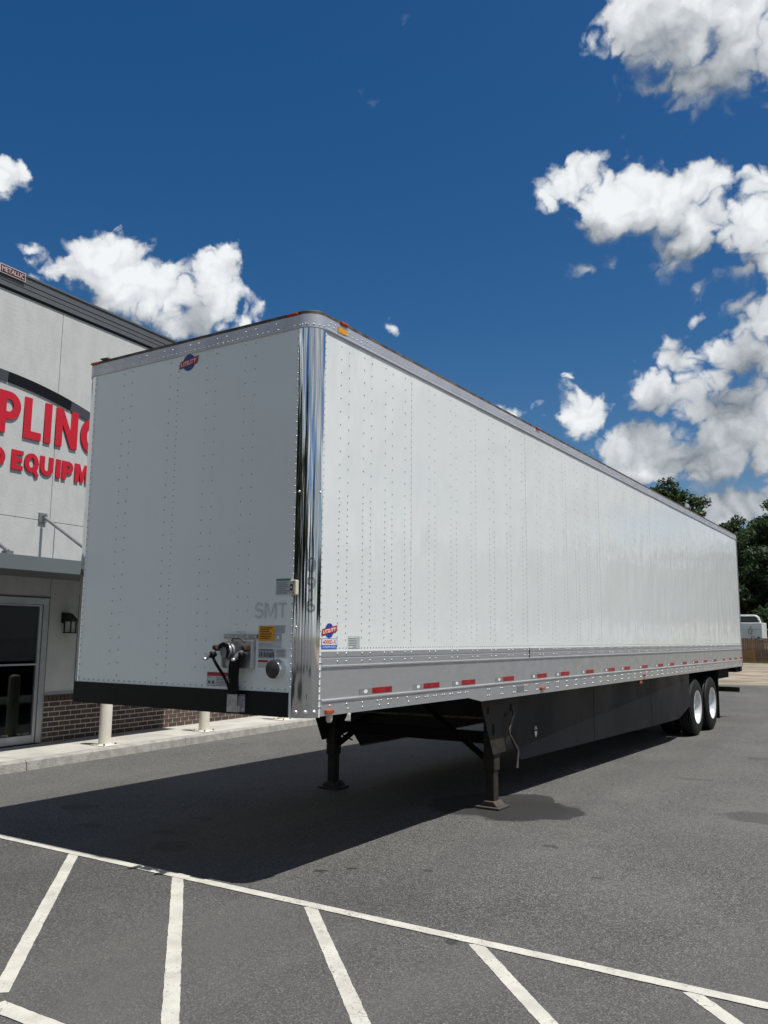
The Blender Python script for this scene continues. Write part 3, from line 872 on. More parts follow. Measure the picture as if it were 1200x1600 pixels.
# model plate under the globe
o = MB().box((0.0015, 0.158, 1.648), (0.003, 0.350, 1.722)).build('model_plate', 'decal_blue2', TR)
MB().box((0.003, 0.164, 1.676), (0.0034, 0.344, 1.717)).build('plate_field', 'decal_white', o)
text_on('lettering', '4000D-X', 0.165, 0.030, SIDE(0.254, 1.697, 0.0042), 'decal_red', o, bold=0.02)
text_on('lettering', 'COMPOSITE', 0.150, 0.013, SIDE(0.254, 1.662, 0.0036), 'decal_white', o)
# small print plate further along
o = MB().box((0.0015, 0.492, 1.652), (0.003, 0.650, 1.742)).build('info_plate', 'sticker_white', TR)
for k, (a, b, hh) in enumerate(((0.497, 0.605, 0.006),) * 5 + ((0.55, 0.605, 0.006),)):
    z = 1.722 - k * 0.0125
    MB().box((0.003, a, z - hh / 2), (0.0034, b, z + hh / 2)).build('printed_line', 'ink_soft', o)
MB().box((0.003, 0.612, 1.66), (0.0034, 0.642, 1.735)).build('printed_field', 'sticker_grey', o)

# faded lettering
def ribbon(name, paths, w, fn, m):
    """Flat stroke letters from centre lines."""
    mb = MB()
    for pts in paths:
        P = [Vector((*p, 0)) for p in pts]; vs = []
        for i, q in enumerate(P):
            t = (P[min(i + 1, len(P) - 1)] - P[max(i - 1, 0)]).normalized(); nn = Vector((-t.y, t.x, 0))
            vs += [fn(q + nn * w / 2), fn(q - nn * w / 2)]
        mb.add(vs, [(2 * i, 2 * i + 1, 2 * i + 3, 2 * i + 2) for i in range(len(P) - 1)])
    return mb.build(name, m, TR)


_a = lambda cx, cy, rx, ry, a0, a1: [(cx + rx * math.cos(R(a0 + (a1 - a0) * i / 12)), cy + ry * math.sin(R(a0 + (a1 - a0) * i / 12))) for i in range(13)]
ribbon('faded_letter', [_a(-0.108, 0.026, 0.032, 0.024, 15, 270) + _a(-0.108, -0.024, 0.034, 0.026, 90, -165)], 0.021, FRONT(-0.345, 1.921, -0.0032), 'ghost')
ribbon('faded_letter', [[(-0.047, -0.057), (-0.047, 0.057)], [(-0.0345, 0.050), (0.002, -0.046), (0.0375, 0.050)], [(0.050, -0.057), (0.050, 0.057)]], 0.021, FRONT(-0.345, 1.921, -0.0032), 'ghost')
ribbon('faded_letter', [[(0.072, 0.047), (0.152, 0.047)], [(0.112, 0.0365), (0.112, -0.057)]], 0.021, FRONT(-0.345, 1.921, -0.0032), 'ghost')


def on_post(z, t0=-math.pi / 4, r=RC + 0.0042):
    def fn(c):
        t = t0 + c.x / r
        return Vector((near_c[0] + r * math.cos(t), near_c[1] + r * math.sin(t), z + c.y))
    return fn


for ch, z in (('0', 2.245), ('9', 2.105), ('6', 1.960)):
    me = fit_text(text_mesh(ch, 1.0, 0.0, 0.005), 0.075, 0.112)
    bm = bmesh.new(); bm.from_mesh(me); bmesh.ops.triangulate(bm, faces=bm.faces)
    for _ in range(2): bmesh.ops.subdivide_edges(bm, edges=bm.edges, cuts=1, use_grid_fill=True)
    bm.to_mesh(me); bm.free()
    map_mesh(me, on_post(z, -0.62)); me.materials.append(MATS['post_digit'])
    place('post_digit', me, TR)

# labels
o = flat_front('warning_label', -0.45, -0.30, 1.70, 1.81, 'sticker_yellow', y=-0.0035); lines_front(o, -0.435, -0.315, 1.712, 1.80, 7, 'brass_dirty', 1, -0.0056)
o = flat_front('label', -0.298, -0.235, 1.70, 1.752, 'sticker_grey'); MB().prism([(-0.267 + 0.012 * math.cos(k), 1.727 + 0.014 * math.sin(k)) for k in np.linspace(0, 5.5, 9)], 'y', -0.0052, -0.0046).build('print', 'dot_white', o)
flat_front('torn_label', -0.298, -0.205, 1.757, 1.812, 'sticker_grey', y=-0.002)
o = flat_front('label', -0.45, -0.232, 1.652, 1.695, 'sticker_white'); lines_front(o, -0.44, -0.24, 1.657, 1.69, 3, 'sticker_grey', 2)
o = flat_front('label', -0.45, -0.292, 1.575, 1.645, 'sticker_grey'); mb = MB()
xx = -0.437
rb = random.Random(5)
while xx < -0.305:
    w_ = rb.uniform(0.003, 0.009); mb.box((xx, -0.0052, 1.585), (xx + w_, -0.0046, 1.622 + rb.uniform(-.01, .004))); xx += w_ + rb.uniform(0.003, 0.008)
mb.build('barcode', 'ink', o); lines_front(o, -0.44, -0.30, 1.628, 1.643, 1, 'ink', 3)
o = flat_front('label', -0.284, -0.19, 1.58, 1.646, 'sticker_white'); lines_front(o, -0.277, -0.197, 1.585, 1.64, 6, 'ink_soft', 4)
o = flat_front('label', -0.45, -0.352, 1.508, 1.565, 'sticker_white'); flat_front('red_header', -0.448, -0.354, 1.548, 1.563, 'sticker_red', y=-0.0046, t=0.0005, parent=o)
o = flat_front('safety_label', -0.95, -0.735, 1.362, 1.462, 'ink'); flat_front('label_field', -0.946, -0.739, 1.366, 1.434, 'sticker_white', y=-0.0046, t=0.0004, parent=o)
flat_front('red_header', -0.946, -0.739, 1.436, 1.458, 'sticker_red', y=-0.0046, t=0.0004, parent=o)
lines_front(o, -0.855, -0.75, 1.370, 1.428, 5, 'ink_soft', 6, -0.0056); lines_front(o, -0.94, -0.90, 1.420, 1.430, 1, 'ink', 8, -0.0056)
for k in range(2):
    x = -0.925 + k * 0.04
    MB().prism([(x - 0.012, 1.375), (x + 0.004, 1.380), (x + 0.014, 1.374), (x + 0.010, 1.392), (x - 0.004, 1.405), (x - 0.010, 1.392)], 'y', -0.0056, -0.005).build('pictogram', 'ink', o)
o = flat_front('label', -0.30, -0.165, 2.03, 2.15, 'sticker_white'); flat_front('green_header', -0.298, -0.167, 2.132, 2.148, 'sticker_green', y=-0.0046, t=0.0005, parent=o)
lines_front(o, -0.29, -0.175, 2.038, 2.125, 6, 'ink_soft', 9)
lines_front(TR, -0.67, -0.56, 1.752, 1.772, 2, 'ghost', 11, -0.0035)
# little beige door lamp clipped on the post
t = -1.40
bx = MB().cbox((-0.125, -0.012, 2.082), (0.058, 0.034, 0.108)); o = part(bx, 'switch_box', 'lamp_beige', bevel=0.008)
MB().box((-0.147, -0.033, 2.06), (-0.123, -0.0288, 2.105)).build('switch_face', 'ink', o)
MB().box((-0.139, -0.035, 2.075), (-0.130, -0.033, 2.09)).build('lens', 'dot_white', o)
for zz in (2.124, 2.042): MB().lathe([(-0.0325, 0.0), (-0.0325, 0.005), (-0.028, 0.005)], 8, 'y', (-0.118, 0, zz)).build('screw', 'ink', o)

# nose box with plug and air couplings
NB = MB().box((-0.785, -0.016, 1.715), (-0.455, -0.003, 1.748))
o = part(NB, 'nose_plate', 'alu_plain', bevel=0.002)
rivet_mesh('plate_bolts', [((x, -0.016, 1.731), (0, -1, 0)) for x in (-0.77, -0.745, -0.66, -0.55, -0.47)], 0.008, 0.006, 'rivet_steel', TR, 8)
nb = part(MB().prism([(-0.765, 1.50), (-0.475, 1.50), (-0.475, 1.705), (-0.70, 1.705), (-0.765, 1.66)], 'y', -0.055, -0.003), 'nose_box', 'alu_plain', bevel=0.006, label='grey metal coupling box on the front wall')
MB().lathe([(-0.105, 0.0), (-0.105, 0.046), (-0.098, 0.052), (-0.075, 0.056), (-0.055, 0.062)], 24, 'y', (-0.688, 0, 1.622)).build('plug_socket', 'bracket', nb)
MB().prism([(-0.742, 1.64), (-0.728, 1.675), (-0.69, 1.688), (-0.65, 1.67), (-0.637, 1.62), (-0.66, 1.575), (-0.652, 1.62), (-0.666, 1.652), (-0.692, 1.663), (-0.718, 1.655)], 'y', -0.120, -0.098).build('plug_cover', 'hose', nb)
MB().tube([(-0.66, -0.058, 1.70), (-0.64, -0.075, 1.715), (-0.56, -0.075, 1.715), (-0.535, -0.058, 1.69)], 0.006, 8).build('spring_bail', 'ink', nb)


def gladhand(x, z, sgn):
    o = MB().cbox((x, -0.085, z), (0.036, 0.06, 0.042), Matrix.Rotation(0.4 * sgn, 3, 'Y')).build('air_coupling', 'brass_dirty', nb, bevel=0.01)
    MB().lathe([(-0.14, 0.0), (-0.14, 0.018), (-0.132, 0.025), (-0.11, 0.027), (-0.10, 0.016), (-0.085, 0.016)], 16, 'y', (x + sgn * 0.01, 0, z - 0.05)).build('coupling_seal', 'hose', nb)
    MB().tube([(x, -0.10, z - 0.02), (x + sgn * 0.03, -0.13, z - 0.05), (x + sgn * 0.052, -0.15, z - 0.085)], [0.016, 0.020, 0.012], 10).build('coupling_arm', 'bracket', nb)
    MB().lathe([(-0.172, 0.0), (-0.172, 0.010), (-0.15, 0.012)], 10, 'y', (x + sgn * 0.045, 0, z - 0.08)).build('coupling_cap', 'rivet_steel', nb)


gladhand(-0.785, 1.645, -1); gladhand(-0.505, 1.645, -1)
# hoses into the cover on the bumper plate
for k, pts in enumerate(([(-0.805, -0.10, 1.575), (-0.775, -0.09, 1.52), (-0.725, -0.07, 1.45), (-0.690, -0.05, 1.38), (-0.675, -0.035, 1.30)],
                         [(-0.64, -0.075, 1.57), (-0.645, -0.085, 1.50), (-0.650, -0.07, 1.42), (-0.652, -0.045, 1.30)],
                         [(-0.605, -0.085, 1.575), (-0.612, -0.095, 1.50), (-0.630, -0.075, 1.42), (-0.634, -0.045, 1.30)],
                         [(-0.570, -0.085, 1.60), (-0.580, -0.10, 1.52), (-0.606, -0.075, 1.42), (-0.616, -0.045, 1.30)],
                         [(-0.535, -0.095, 1.61), (-0.555, -0.10, 1.54), (-0.590, -0.075, 1.44), (-0.602, -0.045, 1.30)])):
    P = [Vector(p) for p in pts]; Q = []
    for i in range(len(P) - 1):
        for s in range(4): Q.append(P[i].lerp(P[i + 1], s / 4))
    Q.append(P[-1])
    for _ in range(3): Q = [Q[0]] + [(Q[i - 1] + Q[i] * 2 + Q[i + 1]) / 4 for i in range(1, len(Q) - 1)] + [Q[-1]]
    part(MB().tube(Q, 0.014 if k else 0.012, 8), 'hose', 'hose')
o = part(MB().prism([(-0.685, -0.065), (-0.590, -0.065), (-0.590, -0.015), (-0.555, -0.015), (-0.555, -0.010), (-0.685, -0.010)], 'z', 1.185, 1.312), 'hose_cover', 'alu_plain', bevel=0.002)
rivet_mesh('cover_bolts', [((-0.572, -0.015, z), (0, -1, 0)) for z in (1.205, 1.29)], 0.007, 0.005, 'rivet_steel', TR, 8)
# round vent
vt = part(MB().lathe([(-0.002, 0.070), (-0.018, 0.073), (-0.030, 0.066), (-0.055, 0.069), (-0.062, 0.064)], 36, 'y', (-0.262, 0, 1.502)), 'vent_cap', 'chrome')
MB().lathe([(-0.0615, 0.064), (-0.066, 0.060), (-0.068, 0.0)], 36, 'y', (-0.262, 0, 1.502)).build('vent_lid', 'vent_dark', vt)

# ---- landing gear
for gx, near in ((-0.25, True), (-2.28, False)):
    s = 1 if near else -1
    lg = part(MB().box((gx - 0.062, 3.42, 0.50), (gx + 0.062, 3.56, 1.20)), 'landing_leg', 'leg_steel', bevel=0.008)
    MB().box((gx - 0.048, 3.435, 0.05), (gx + 0.048, 3.545, 0.52)).build('inner_tube', 'leg_steel', lg, bevel=0.012)
    MB().box((gx - 0.060, 3.422, 0.375), (gx + 0.060, 3.558, 0.50)).build('collar', 'leg_steel', lg, bevel=0.012)
    ft = MB().box((gx - 0.135, 3.36, 0.004), (gx + 0.135, 3.63, 0.024)).build('foot', 'foot_steel', lg, bevel=0.006)
    MB().prism([(gx - 0.10, 0.026), (gx + 0.10, 0.026), (gx + 0.052, 0.075), (gx - 0.052, 0.075)], 'y', 3.40, 3.60).build('foot_shoe', 'foot_steel', lg, bevel=0.006)
    xo = gx + s * 0.075
    gp = [(3.05, 1.19), (4.02, 1.19), (3.98, 0.95), (3.72, 0.62), (3.66, 0.555), (3.36, 0.545), (3.28, 0.70), (3.10, 1.05)]
    gs = part(MB().prism(gp, 'x', xo - 0.005, xo + 0.005), 'gusset_plate', 'leg_steel', bevel=0.002)
    for yy, zz, a, b in ((3.36, 0.80, 0.036, 0.062), (3.66, 0.93, 0.020, 0.022), (3.24, 1.0, 0.028, 0.04), (3.80, 1.0, 0.03, 0.045)):
        MB().prism([(yy + a * math.cos(k * math.pi / 8), zz + b * math.sin(k * math.pi / 8)) for k in range(16)], 'x', xo + s * 0.0052, xo + s * 0.0062).build('hole', 'under_black', gs)
    if near:
        cr = part(MB().tube([(xo + 0.03, 3.80, 0.97), (xo + 0.05, 3.775, 0.93), (xo + 0.05, 3.70, 0.85), (xo + 0.05, 3.655, 0.78), (xo + 0.05, 3.665, 0.73), (xo + 0.055, 3.78, 0.62), (xo + 0.06, 3.85, 0.555), (xo + 0.06, 3.855, 0.52), (xo + 0.06, 3.82, 0.37)],
                            [0.012, 0.012, 0.012, 0.012, 0.012, 0.012, 0.012, 0.013, 0.014], 10), 'crank_handle', 'crank')
    else:
        part(MB().tube([(gx + 0.09, 3.55, 0.80), (gx + 0.14, 3.52, 0.62)], 0.008, 8), 'stow_hook', 'crank')
        part(MB().tube([(gx + 0.07, 3.55, 0.60), (gx + 0.24, 3.52, 0.55)], 0.010, 8), 'stow_hook', 'crank')
part(MB().tube([(-2.20, 3.49, 0.88), (-0.32, 3.49, 0.90)], 0.016, 10), 'cross_shaft', 'crank')
part(MB().box((-2.22, 3.455, 0.64), (-0.31, 3.525, 0.76)), 'cross_brace', 'under_black')
for (a, b) in (((-1.30, 3.47, 1.18), (-0.33, 3.47, 0.50)), ((-1.30, 3.51, 1.18), (-2.22, 3.51, 0.50)), ((-0.30, 3.6, 0.62), (-0.70, 5.1, 1.19)), ((-2.25, 3.6, 0.62), (-1.90, 5.1, 1.19))):
    part(MB().tube([a, b], 0.035, 4, smooth=False), 'diagonal_brace', 'under_black')

# ---- aero skirts, toed in at the front
def skirt(sgn, x0, x1, name='aero_skirt'):
    nseg = 3
    ya, yb = 3.98, 11.20
    pts_t = lambda t: (x0 + (x1 - x0) * t, ya + (yb - ya) * t)
    cuts = [0, 0.345, 0.69, 1.0]
    for k in range(3):
        (xa, y0), (xb, y1) = pts_t(cuts[k] + 0.0008), pts_t(cuts[k + 1] - 0.0008)
        zb = lambda t: 0.40 - 0.02 * t
        out = [(xa, y0, zb(cuts[k]))]
        if k == 0: out = [(xa, y0, 0.62), (xa + (xb - xa) * 0.09, y0 + (y1 - y0) * 0.09, 0.40)]
        if k == 2: out += [(xa + (xb - xa) * 0.66, y0 + (y1 - y0) * 0.66, 0.385), (xb, y1, 0.56)]
        else: out += [(xb, y1, zb(cuts[k + 1]))]
        out += [(xb, y1, 1.20), (xa, y0, 1.20)]
        n = len(out)
        mb = MB().add(out + [(x - sgn * 0.008, y, z) for x, y, z in out], [tuple(range(n)), tuple(range(2 * n - 1, n - 1, -1))] + [(i, (i + 1) % n, n + (i + 1) % n, n + i) for i in range(n)])
        part(mb, name, 'skirt')
    # return flange along the lower edge
    (xa, y0), (xb, y1) = pts_t(0.03), pts_t(0.88)
    part(MB().add([(xa, y0, 0.398), (xb, y1, 0.383), (xb - sgn * 0.03, y1, 0.375), (xa - sgn * 0.03, y0, 0.390)], [(0, 1, 2, 3)]), 'skirt_flange', 'skirt')


skirt(1, -0.245, -0.03)
skirt(-1, -W + 0.20, -W + 0.03)
# small white crest on the skirt
ex, ey, ez = -0.222, 4.60, 0.665
em = part(MB().prism([(ey + 0.038 * a, ez + 0.055 * b) for a, b in ((-1, 0.25), (-0.72, -0.5), (0, -1.05), (0.72, -0.5), (1, 0.25), (0.55, 0.1), (0, 0.35), (-0.55, 0.1))], 'x', ex + 0.0015, ex + 0.003), 'skirt_crest', 'dot_white')
for a, b, c_, d_ in ((-0.9, 0.5, -0.25, 0.62), (0.25, 0.62, 0.9, 0.5), (-0.75, 0.85, -0.1, 1.0), (0.15, 0.95, 0.7, 0.8)):
    MB().prism([(ey + 0.038 * a, ez + 0.055 * b), (ey + 0.038 * c_, ez + 0.055 * d_), (ey + 0.038 * c_, ez + 0.055 * (d_ + 0.22)), (ey + 0.038 * a, ez + 0.055 * (b + 0.25))], 'x', ex + 0.0015, ex + 0.003).build('crest_mark', 'dot_white', em)

# ---- bogie: slider box, axles, dual wheels, flaps
YW = 11.72; AX = 1.245; RT = 0.505
for x0 in (-0.82, -W + 0.70): part(MB().box((x0, 10.6, 0.98), (x0 + 0.12, 15.2, 1.189)), 'slider_rail', 'under_black')
for k in range(2):
    y = YW + k * AX
    part(MB().tube([(-W + 0.10, y, RT), (-0.10, y, RT)], 0.064, 14), 'axle', 'under_black')
    for x0 in (-0.84, -W + 0.68):
        part(MB().prism([(y - 0.30, 0.98), (y - 0.16, 0.52), (y + 0.10, 0.46), (y + 0.30, 0.62), (y + 0.25, 0.98)], 'x', x0, x0 + 0.14), 'suspension_hanger', 'under_black')
tyre_prof = [(-0.135, 0.295), (-0.142, 0.33), (-0.140, 0.40), (-0.128, 0.465), (-0.112, 0.492), (-0.098, 0.502)]
for a in (-0.062, -0.020, 0.022, 0.064):
    tyre_prof += [(a - 0.010, 0.505), (a - 0.006, 0.494), (a + 0.006, 0.494), (a + 0.010, 0.505)]
tyre_prof += [(0.098, 0.502), (0.112, 0.492), (0.128, 0.465), (0.140, 0.40), (0.142, 0.33), (0.135, 0.295)]
# outer face towards +a
rim_prof = [(-0.125, 0.292), (-0.128, 0.300), (-0.10, 0.270), (0.02, 0.262), (0.100, 0.268), (0.118, 0.276), (0.132, 0.300), (0.138, 0.298), (0.130, 0.286), (0.112, 0.262), (0.02, 0.245), (-0.055, 0.232), (-0.078, 0.205), (-0.082, 0.150), (-0.075, 0.110), (-0.068, 0.098)]
hub_prof = [(-0.090, 0.125), (-0.040, 0.112), (0.030, 0.098), (0.062, 0.086), (0.066, 0.050), (0.066, 0.0)]
ty_m = rm_m = hb_m = nt_m = None
for side_ in (1, -1):
    for k in range(2):
        for dual in range(2):
            xc = (-0.150 - 0.335 * dual) if side_ == 1 else (-W + 0.150 + 0.335 * dual)
            face = side_ if dual == 0 else -side_
            root = bpy.data.objects.new('wheel', None); C.objects.link(root); root.parent = TR
            root.location = Vector((xc, YW + k * AX, RT)) - Vector(TR.location)
            root.rotation_euler = (0.37 * k + 0.9 * dual, 0, 0) if face == 1 else (0.37 * k, 0, math.pi)
            if ty_m is None:
                t_ = MB().lathe(tyre_prof, 56).build('tyre', 'rubber', root, world=False); ty_m = t_.data
                r_ = MB().lathe(rim_prof, 48).build('rim', 'rim', root, world=False); rm_m = r_.data
                h_ = MB().lathe(hub_prof, 24).build('hub', 'rim', root, world=False); hb_m = h_.data
                n_ = MB()
                for q in range(10):
                    tq = 2 * math.pi * q / 10; n_.tube([(-0.082, 0.168 * math.cos(tq), 0.168 * math.sin(tq)), (-0.045, 0.168 * math.cos(tq), 0.168 * math.sin(tq))], 0.017, 6, smooth=False)
                n_ = n_.build('lug_nuts', 'leg_steel', root, world=False); nt_m = n_.data; n_['kind'] = 'stuff'
            else:
                for nm, me in (('tyre', ty_m), ('rim', rm_m), ('hub', hb_m), ('lug_nuts', nt_m)):
                    q = place(nm, me, root, world=False)
                    if nm == 'lug_nuts': q['kind'] = 'stuff'
for x0, x1 in ((-0.66, -0.04), (-W + 0.04, -W + 0.66)):
    part(MB().box((x0, 13.70, 0.16), (x1, 13.712, 0.93)), 'mud_flap', 'rubber')
    part(MB().box((x0 + 0.05, 13.69, 0.92), (x1, 13.74, 1.19)), 'flap_hanger', 'under_black')
part(MB().box((-0.40, 14.0, 0.93), (-0.08, 15.0, 1.17)), 'tool_box', 'under_black', bevel=0.01)
part(MB().box((-W + 0.10, 15.55, 1.02), (-0.03, 16.10, 1.189)), 'rear_sill', 'under_black')
part(MB().box((-0.10, 15.9, 1.03), (0.0, 16.12, 1.139)), 'dock_bumper', 'rubber', bevel=0.01)
part(MB().box((-W + 0.08, 15.98, 0.565), (-0.06, 16.08, 0.672)), 'underride_guard', 'leg_steel', bevel=0.008)
for x0 in (-0.85, -W + 0.75): part(MB().box((x0, 15.98, 0.672), (x0 + 0.10, 16.08, 1.03)), 'guard_post', 'leg_steel')
# rear frame and doors
part(MB().box((-0.13, L - 0.03, 1.14), (0.012, L + 0.02, H)), 'rear_post', 'alu_plain')
part(MB().box((-W - 0.012, L - 0.03, 1.14), (-W + 0.13, L + 0.02, H)), 'rear_post', 'alu_plain')
part(MB().box((-W + 0.13, L - 0.03, H - 0.16), (-0.13, L + 0.02, H)), 'rear_header', 'alu_plain')
for x0, x1 in ((-W + 0.135, -W / 2 - 0.004), (-W / 2 + 0.004, -0.135)):
    dr = part(MB().box((x0, L - 0.02, 1.20), (x1, L + 0.015, H - 0.165)), 'rear_door', 'white_front_lifted')
    MB().tube([(x1 - 0.25, L + 0.04, 1.15), (x1 - 0.25, L + 0.04, H - 0.13)], 0.014, 8).build('lock_rod', 'alu_plain', dr)

# ------------------------------------------------------------------ the building (local frame: x out of the facade, y along it)
TH = R(4.0)
BP = Vector((-7.66, 5.0, 0.0))
BD = thing('store_building', 'pale grey panelled commercial building with brick base behind the trailer', 'building', BP, TH)


def bl(n, s, z=0.0):
    return Vector((BP.x + n * math.cos(TH) - s * math.sin(TH), BP.y + n * math.sin(TH) + s * math.cos(TH), z))


def bpart(mb, name, m, parent=BD, bevel=0.0):
    return mb.build(name, m, parent, world=False, bevel=bevel)


# backing behind the panel joints
bpart(MB().box((-9.0, -12, 3.30), (-0.02, 24, 6.80)), 'wall_core', 'stucco_gap')
bpart(MB().box((-9.0, -1.60, 0.0), (-0.02, 24, 3.30)), 'wall_core', 'stucco_gap')
bpart(MB().box((-9.0, -12, 0.0), (-3.2, -1.60, 3.30)), 'wall_core', 'room_dark')
bpart(MB().box((-3.2, -12, 0.0), (-0.03, -1.60, 0.14)), 'room_floor', 'room_dark')
bpart(MB().box((-2.6, -3.3, 0.14), (-2.2, -2.2, 1.05)), 'shop_counter', 'fascia_grey')
seams = [-10.75, -7.75, -4.75, -1.735, 1.265, 4.265, 7.265, 10.265, 13.265, 16.265, 19.265, 22.265]
for a, b in zip(seams[:-1], seams[1:]):
    bpart(MB().box((-0.05, a + 0.004, 3.432), (0.0, b - 0.004, 6.80)), 'wall_panel', 'stucco', bevel=0.002)
lower = [(-10.75, -7.75), (-7.75, -4.75)]
for a, b in ((-1.632, 1.265), (1.265, 4.265), (4.265, 7.265), (7.265, 10.265), (10.265, 13.265), (13.265, 16.265), (16.265, 19.265), (19.265, 22.265)):
    bpart(MB().box((-0.05, a + 0.004, 0.845), (0.0, b - 0.004, 3.424)), 'wall_panel', 'stucco', bevel=0.002)
bpart(MB().box((-0.05, -4.746, 2.285), (0.0, -1.640, 3.424)), 'wall_panel', 'stucco', bevel=0.002)
bpart(MB().box((-0.05, -10.75, 0.13), (0.0, -4.754, 3.424)), 'wall_panel', 'stucco', bevel=0.002)
# stepped eave; its lowest strip paints the overhang's shadow gap black
for z0, z1, n, mm in ((6.765, 6.80, 0.010, 'arch_black'), (6.80, 6.873, 0.030, 'fascia_grey'), (6.880, 6.945, 0.034, 'fascia_grey'), (6.952, 7.055, 0.040, 'fascia_grey'), (7.060, 7.095, 0.055, 'fascia_grey')):
    bpart(MB().box((-0.3, -11, z0), (n, 22.4, z1)), 'eave_band', mm, bevel=0.004)
bpart(MB().box((-8.8, -11, 7.02), (-0.25, 22.4, 7.08)), 'roof', 'fascia_grey')
bpart(MB().box((-0.28, -11, 6.77), (0.018, 22.4, 7.09)), 'eave_core', 'arch_black')

# arch band above the lettering: voussoir-like segments
AR, AS, AZ = 7.4, -3.05, 5.555
segs = [(-0.30, -0.10, 'arch_black'), (-0.098, 0.054, 'arch_grey'), (0.0555, 0.214, 'arch_black'), (0.2155, 0.36, 'arch_grey'), (0.3615, 0.5, 'arch_black')]
for a0, a1, mm in segs:
    k = 14; poly = []
    for i in range(k + 1):
        t = a0 + (a1 - a0) * i / k; poly.append((AS + AR * math.sin(t), AZ - AR + AR * math.cos(t)))
    for i in range(k, -1, -1):
        t = a0 + (a1 - a0) * i / k; poly.append((AS + (AR - 0.155) * math.sin(t), AZ - AR + (AR - 0.155) * math.cos(t)))
    bpart(MB().prism(poly, 'x', 0.001, 0.020), 'arch_segment', mm)

# canopy with hanger rods
cp = bpart(MB().box((1.315, -8, 2.545), (1.35, 0.85, 2.735)), 'canopy_fascia', 'canopy_grey', bevel=0.003)
bpart(MB().box((0.0, -8, 2.56), (1.315, 0.85, 2.60)), 'canopy_soffit', 'soffit')
bpart(MB().box((0.0, -8, 2.62), (1.315, 0.85, 2.70)), 'canopy_deck', 'fascia_grey')
bpart(MB().box((0.0, 0.85, 2.545), (1.35, 0.885, 2.735)), 'canopy_fascia', 'canopy_grey')
for s in (-6.5, -4.96, -3.42, -1.88, -0.34):
    br = bpart(MB().box((0.001, s - 0.07, 3.40), (0.03, s + 0.07, 3.54)), 'rod_bracket', 'bracket', bevel=0.003)
    bpart(MB().box((0.03, s - 0.018, 3.43), (0.10, s + 0.018, 3.50)), 'lug', 'bracket', br)
    d0 = Vector((0.07, s, 3.465)); d1 = Vector((1.30, s, 2.77))
    bpart(MB().tube([d0, d1], 0.026, 10), 'hanger_rod', 'bracket')
    bpart(MB().box((1.24, s - 0.05, 2.735), (1.34, s + 0.05, 2.775)), 'rod_foot', 'bracket')

# glazed door in a metal frame
dr = bpart(MB().box((-0.075, -1.745, 0.14), (0.012, -1.650, 2.262)), 'door_frame', 'door_alu', bevel=0.004)
bpart(MB().box((-0.075, -3.55, 2.165), (0.012, -1.745, 2.262)), 'door_head', 'door_alu', dr, bevel=0.004)
bpart(MB().box((-0.075, -3.65, 0.14), (0.012, -3.55, 2.262)), 'door_jamb', 'door_alu', dr, bevel=0.004)
bpart(MB().box((-0.062, -1.805, 0.145), (0.0, -1.755, 2.158)), 'door_stile', 'door_alu', dr, bevel=0.004)
bpart(MB().box((-0.062, -2.66, 0.145), (0.0, -2.60, 2.158)), 'door_stile', 'door_alu', dr, bevel=0.004)
bpart(MB().box((-0.062, -2.60, 0.145), (0.0, -1.805, 0.262)), 'door_rail', 'door_alu', dr, bevel=0.004)
bpart(MB().box((-0.062, -2.60, 2.135), (-0.002, -1.805, 2.158)), 'door_rail', 'door_alu', dr)
bpart(MB().box((-0.035, -2.60, 0.262), (-0.029, -1.805, 2.135)), 'door_pane', 'door_glass', dr)
bpart(MB().box((-0.035, -3.55, 0.145), (-0.029, -2.66, 2.158)), 'side_pane', 'door_glass', dr)
bpart(MB().box((-0.028, -2.60, 1.272), (0.028, -1.805, 1.296)), 'push_bar', 'door_alu', dr, bevel=0.004)
bpart(MB().box((-0.02, -1.650, 0.845), (0.006, -1.632, 2.285)), 'panel_trim', 'fascia_grey')
bpart(MB().box((-0.02, -3.65, 2.262), (0.006, -1.632, 2.285)), 'panel_trim', 'fascia_grey')
bpart(MB().box((-0.02, -1.650, 0.828), (0.03, 22.2, 0.845)), 'base_trim', 'door_alu')

# brick base: mortar bed with single bricks
bpart(MB().box((-0.06, -1.645, 0.10), (0.018, 22.2, 0.820)), 'mortar_bed', 'mortar')
bm_me = rl_me = None
pit = 0.0735
nb_ = 0
for r in range(8):
    z = 0.140 + r * pit
    s = -1.640 - (0.105 if r % 2 else 0.0)
    while s < 3.95:
        ln = 0.190
        s0 = max(s, -1.642)
        full = s0 == s
        if bm_me is None:
            o = MB().cbox((0, 0, 0), (0.030, ln, pit - 0.016)).build('brick', 'brick', BD, world=False, bevel=0.003); bm_me = o.data
        else:
            o = place('brick', bm_me, BD, world=False)
        o.location = (0.012 + rnd.uniform(-.002, .002), s0 + (ln if full else ln - 0.105) / 2, z + (pit - 0.016) / 2)
        if not full: o.scale = (1, (ln - 0.105) / ln, 1)
        nb_ += 1
        s += 0.2075
s = -1.642
while s < 3.9:
    if rl_me is None:
        o = MB().cbox((0, 0, 0), (0.045, 0.060, 0.088)).build('cap_brick', 'brick', BD, world=False, bevel=0.003); rl_me = o.data
    else:
        o = place('cap_brick', rl_me, BD, world=False)
    o.location = (0.016, s + 0.03, 0.140 + 8 * pit + 0.044); s += 0.0735
mb = MB()
for r in range(8):
    s = 4.0 + (0.105 if r % 2 else 0)
    while s < 14: mb.box((-0.003, s, 0.140 + r * pit), (0.027, s + 0.190, 0.140 + r * pit + pit - 0.016)); s += 0.2075
o = bpart(mb, 'brickwork', 'brick'); o['kind'] = 'stuff'

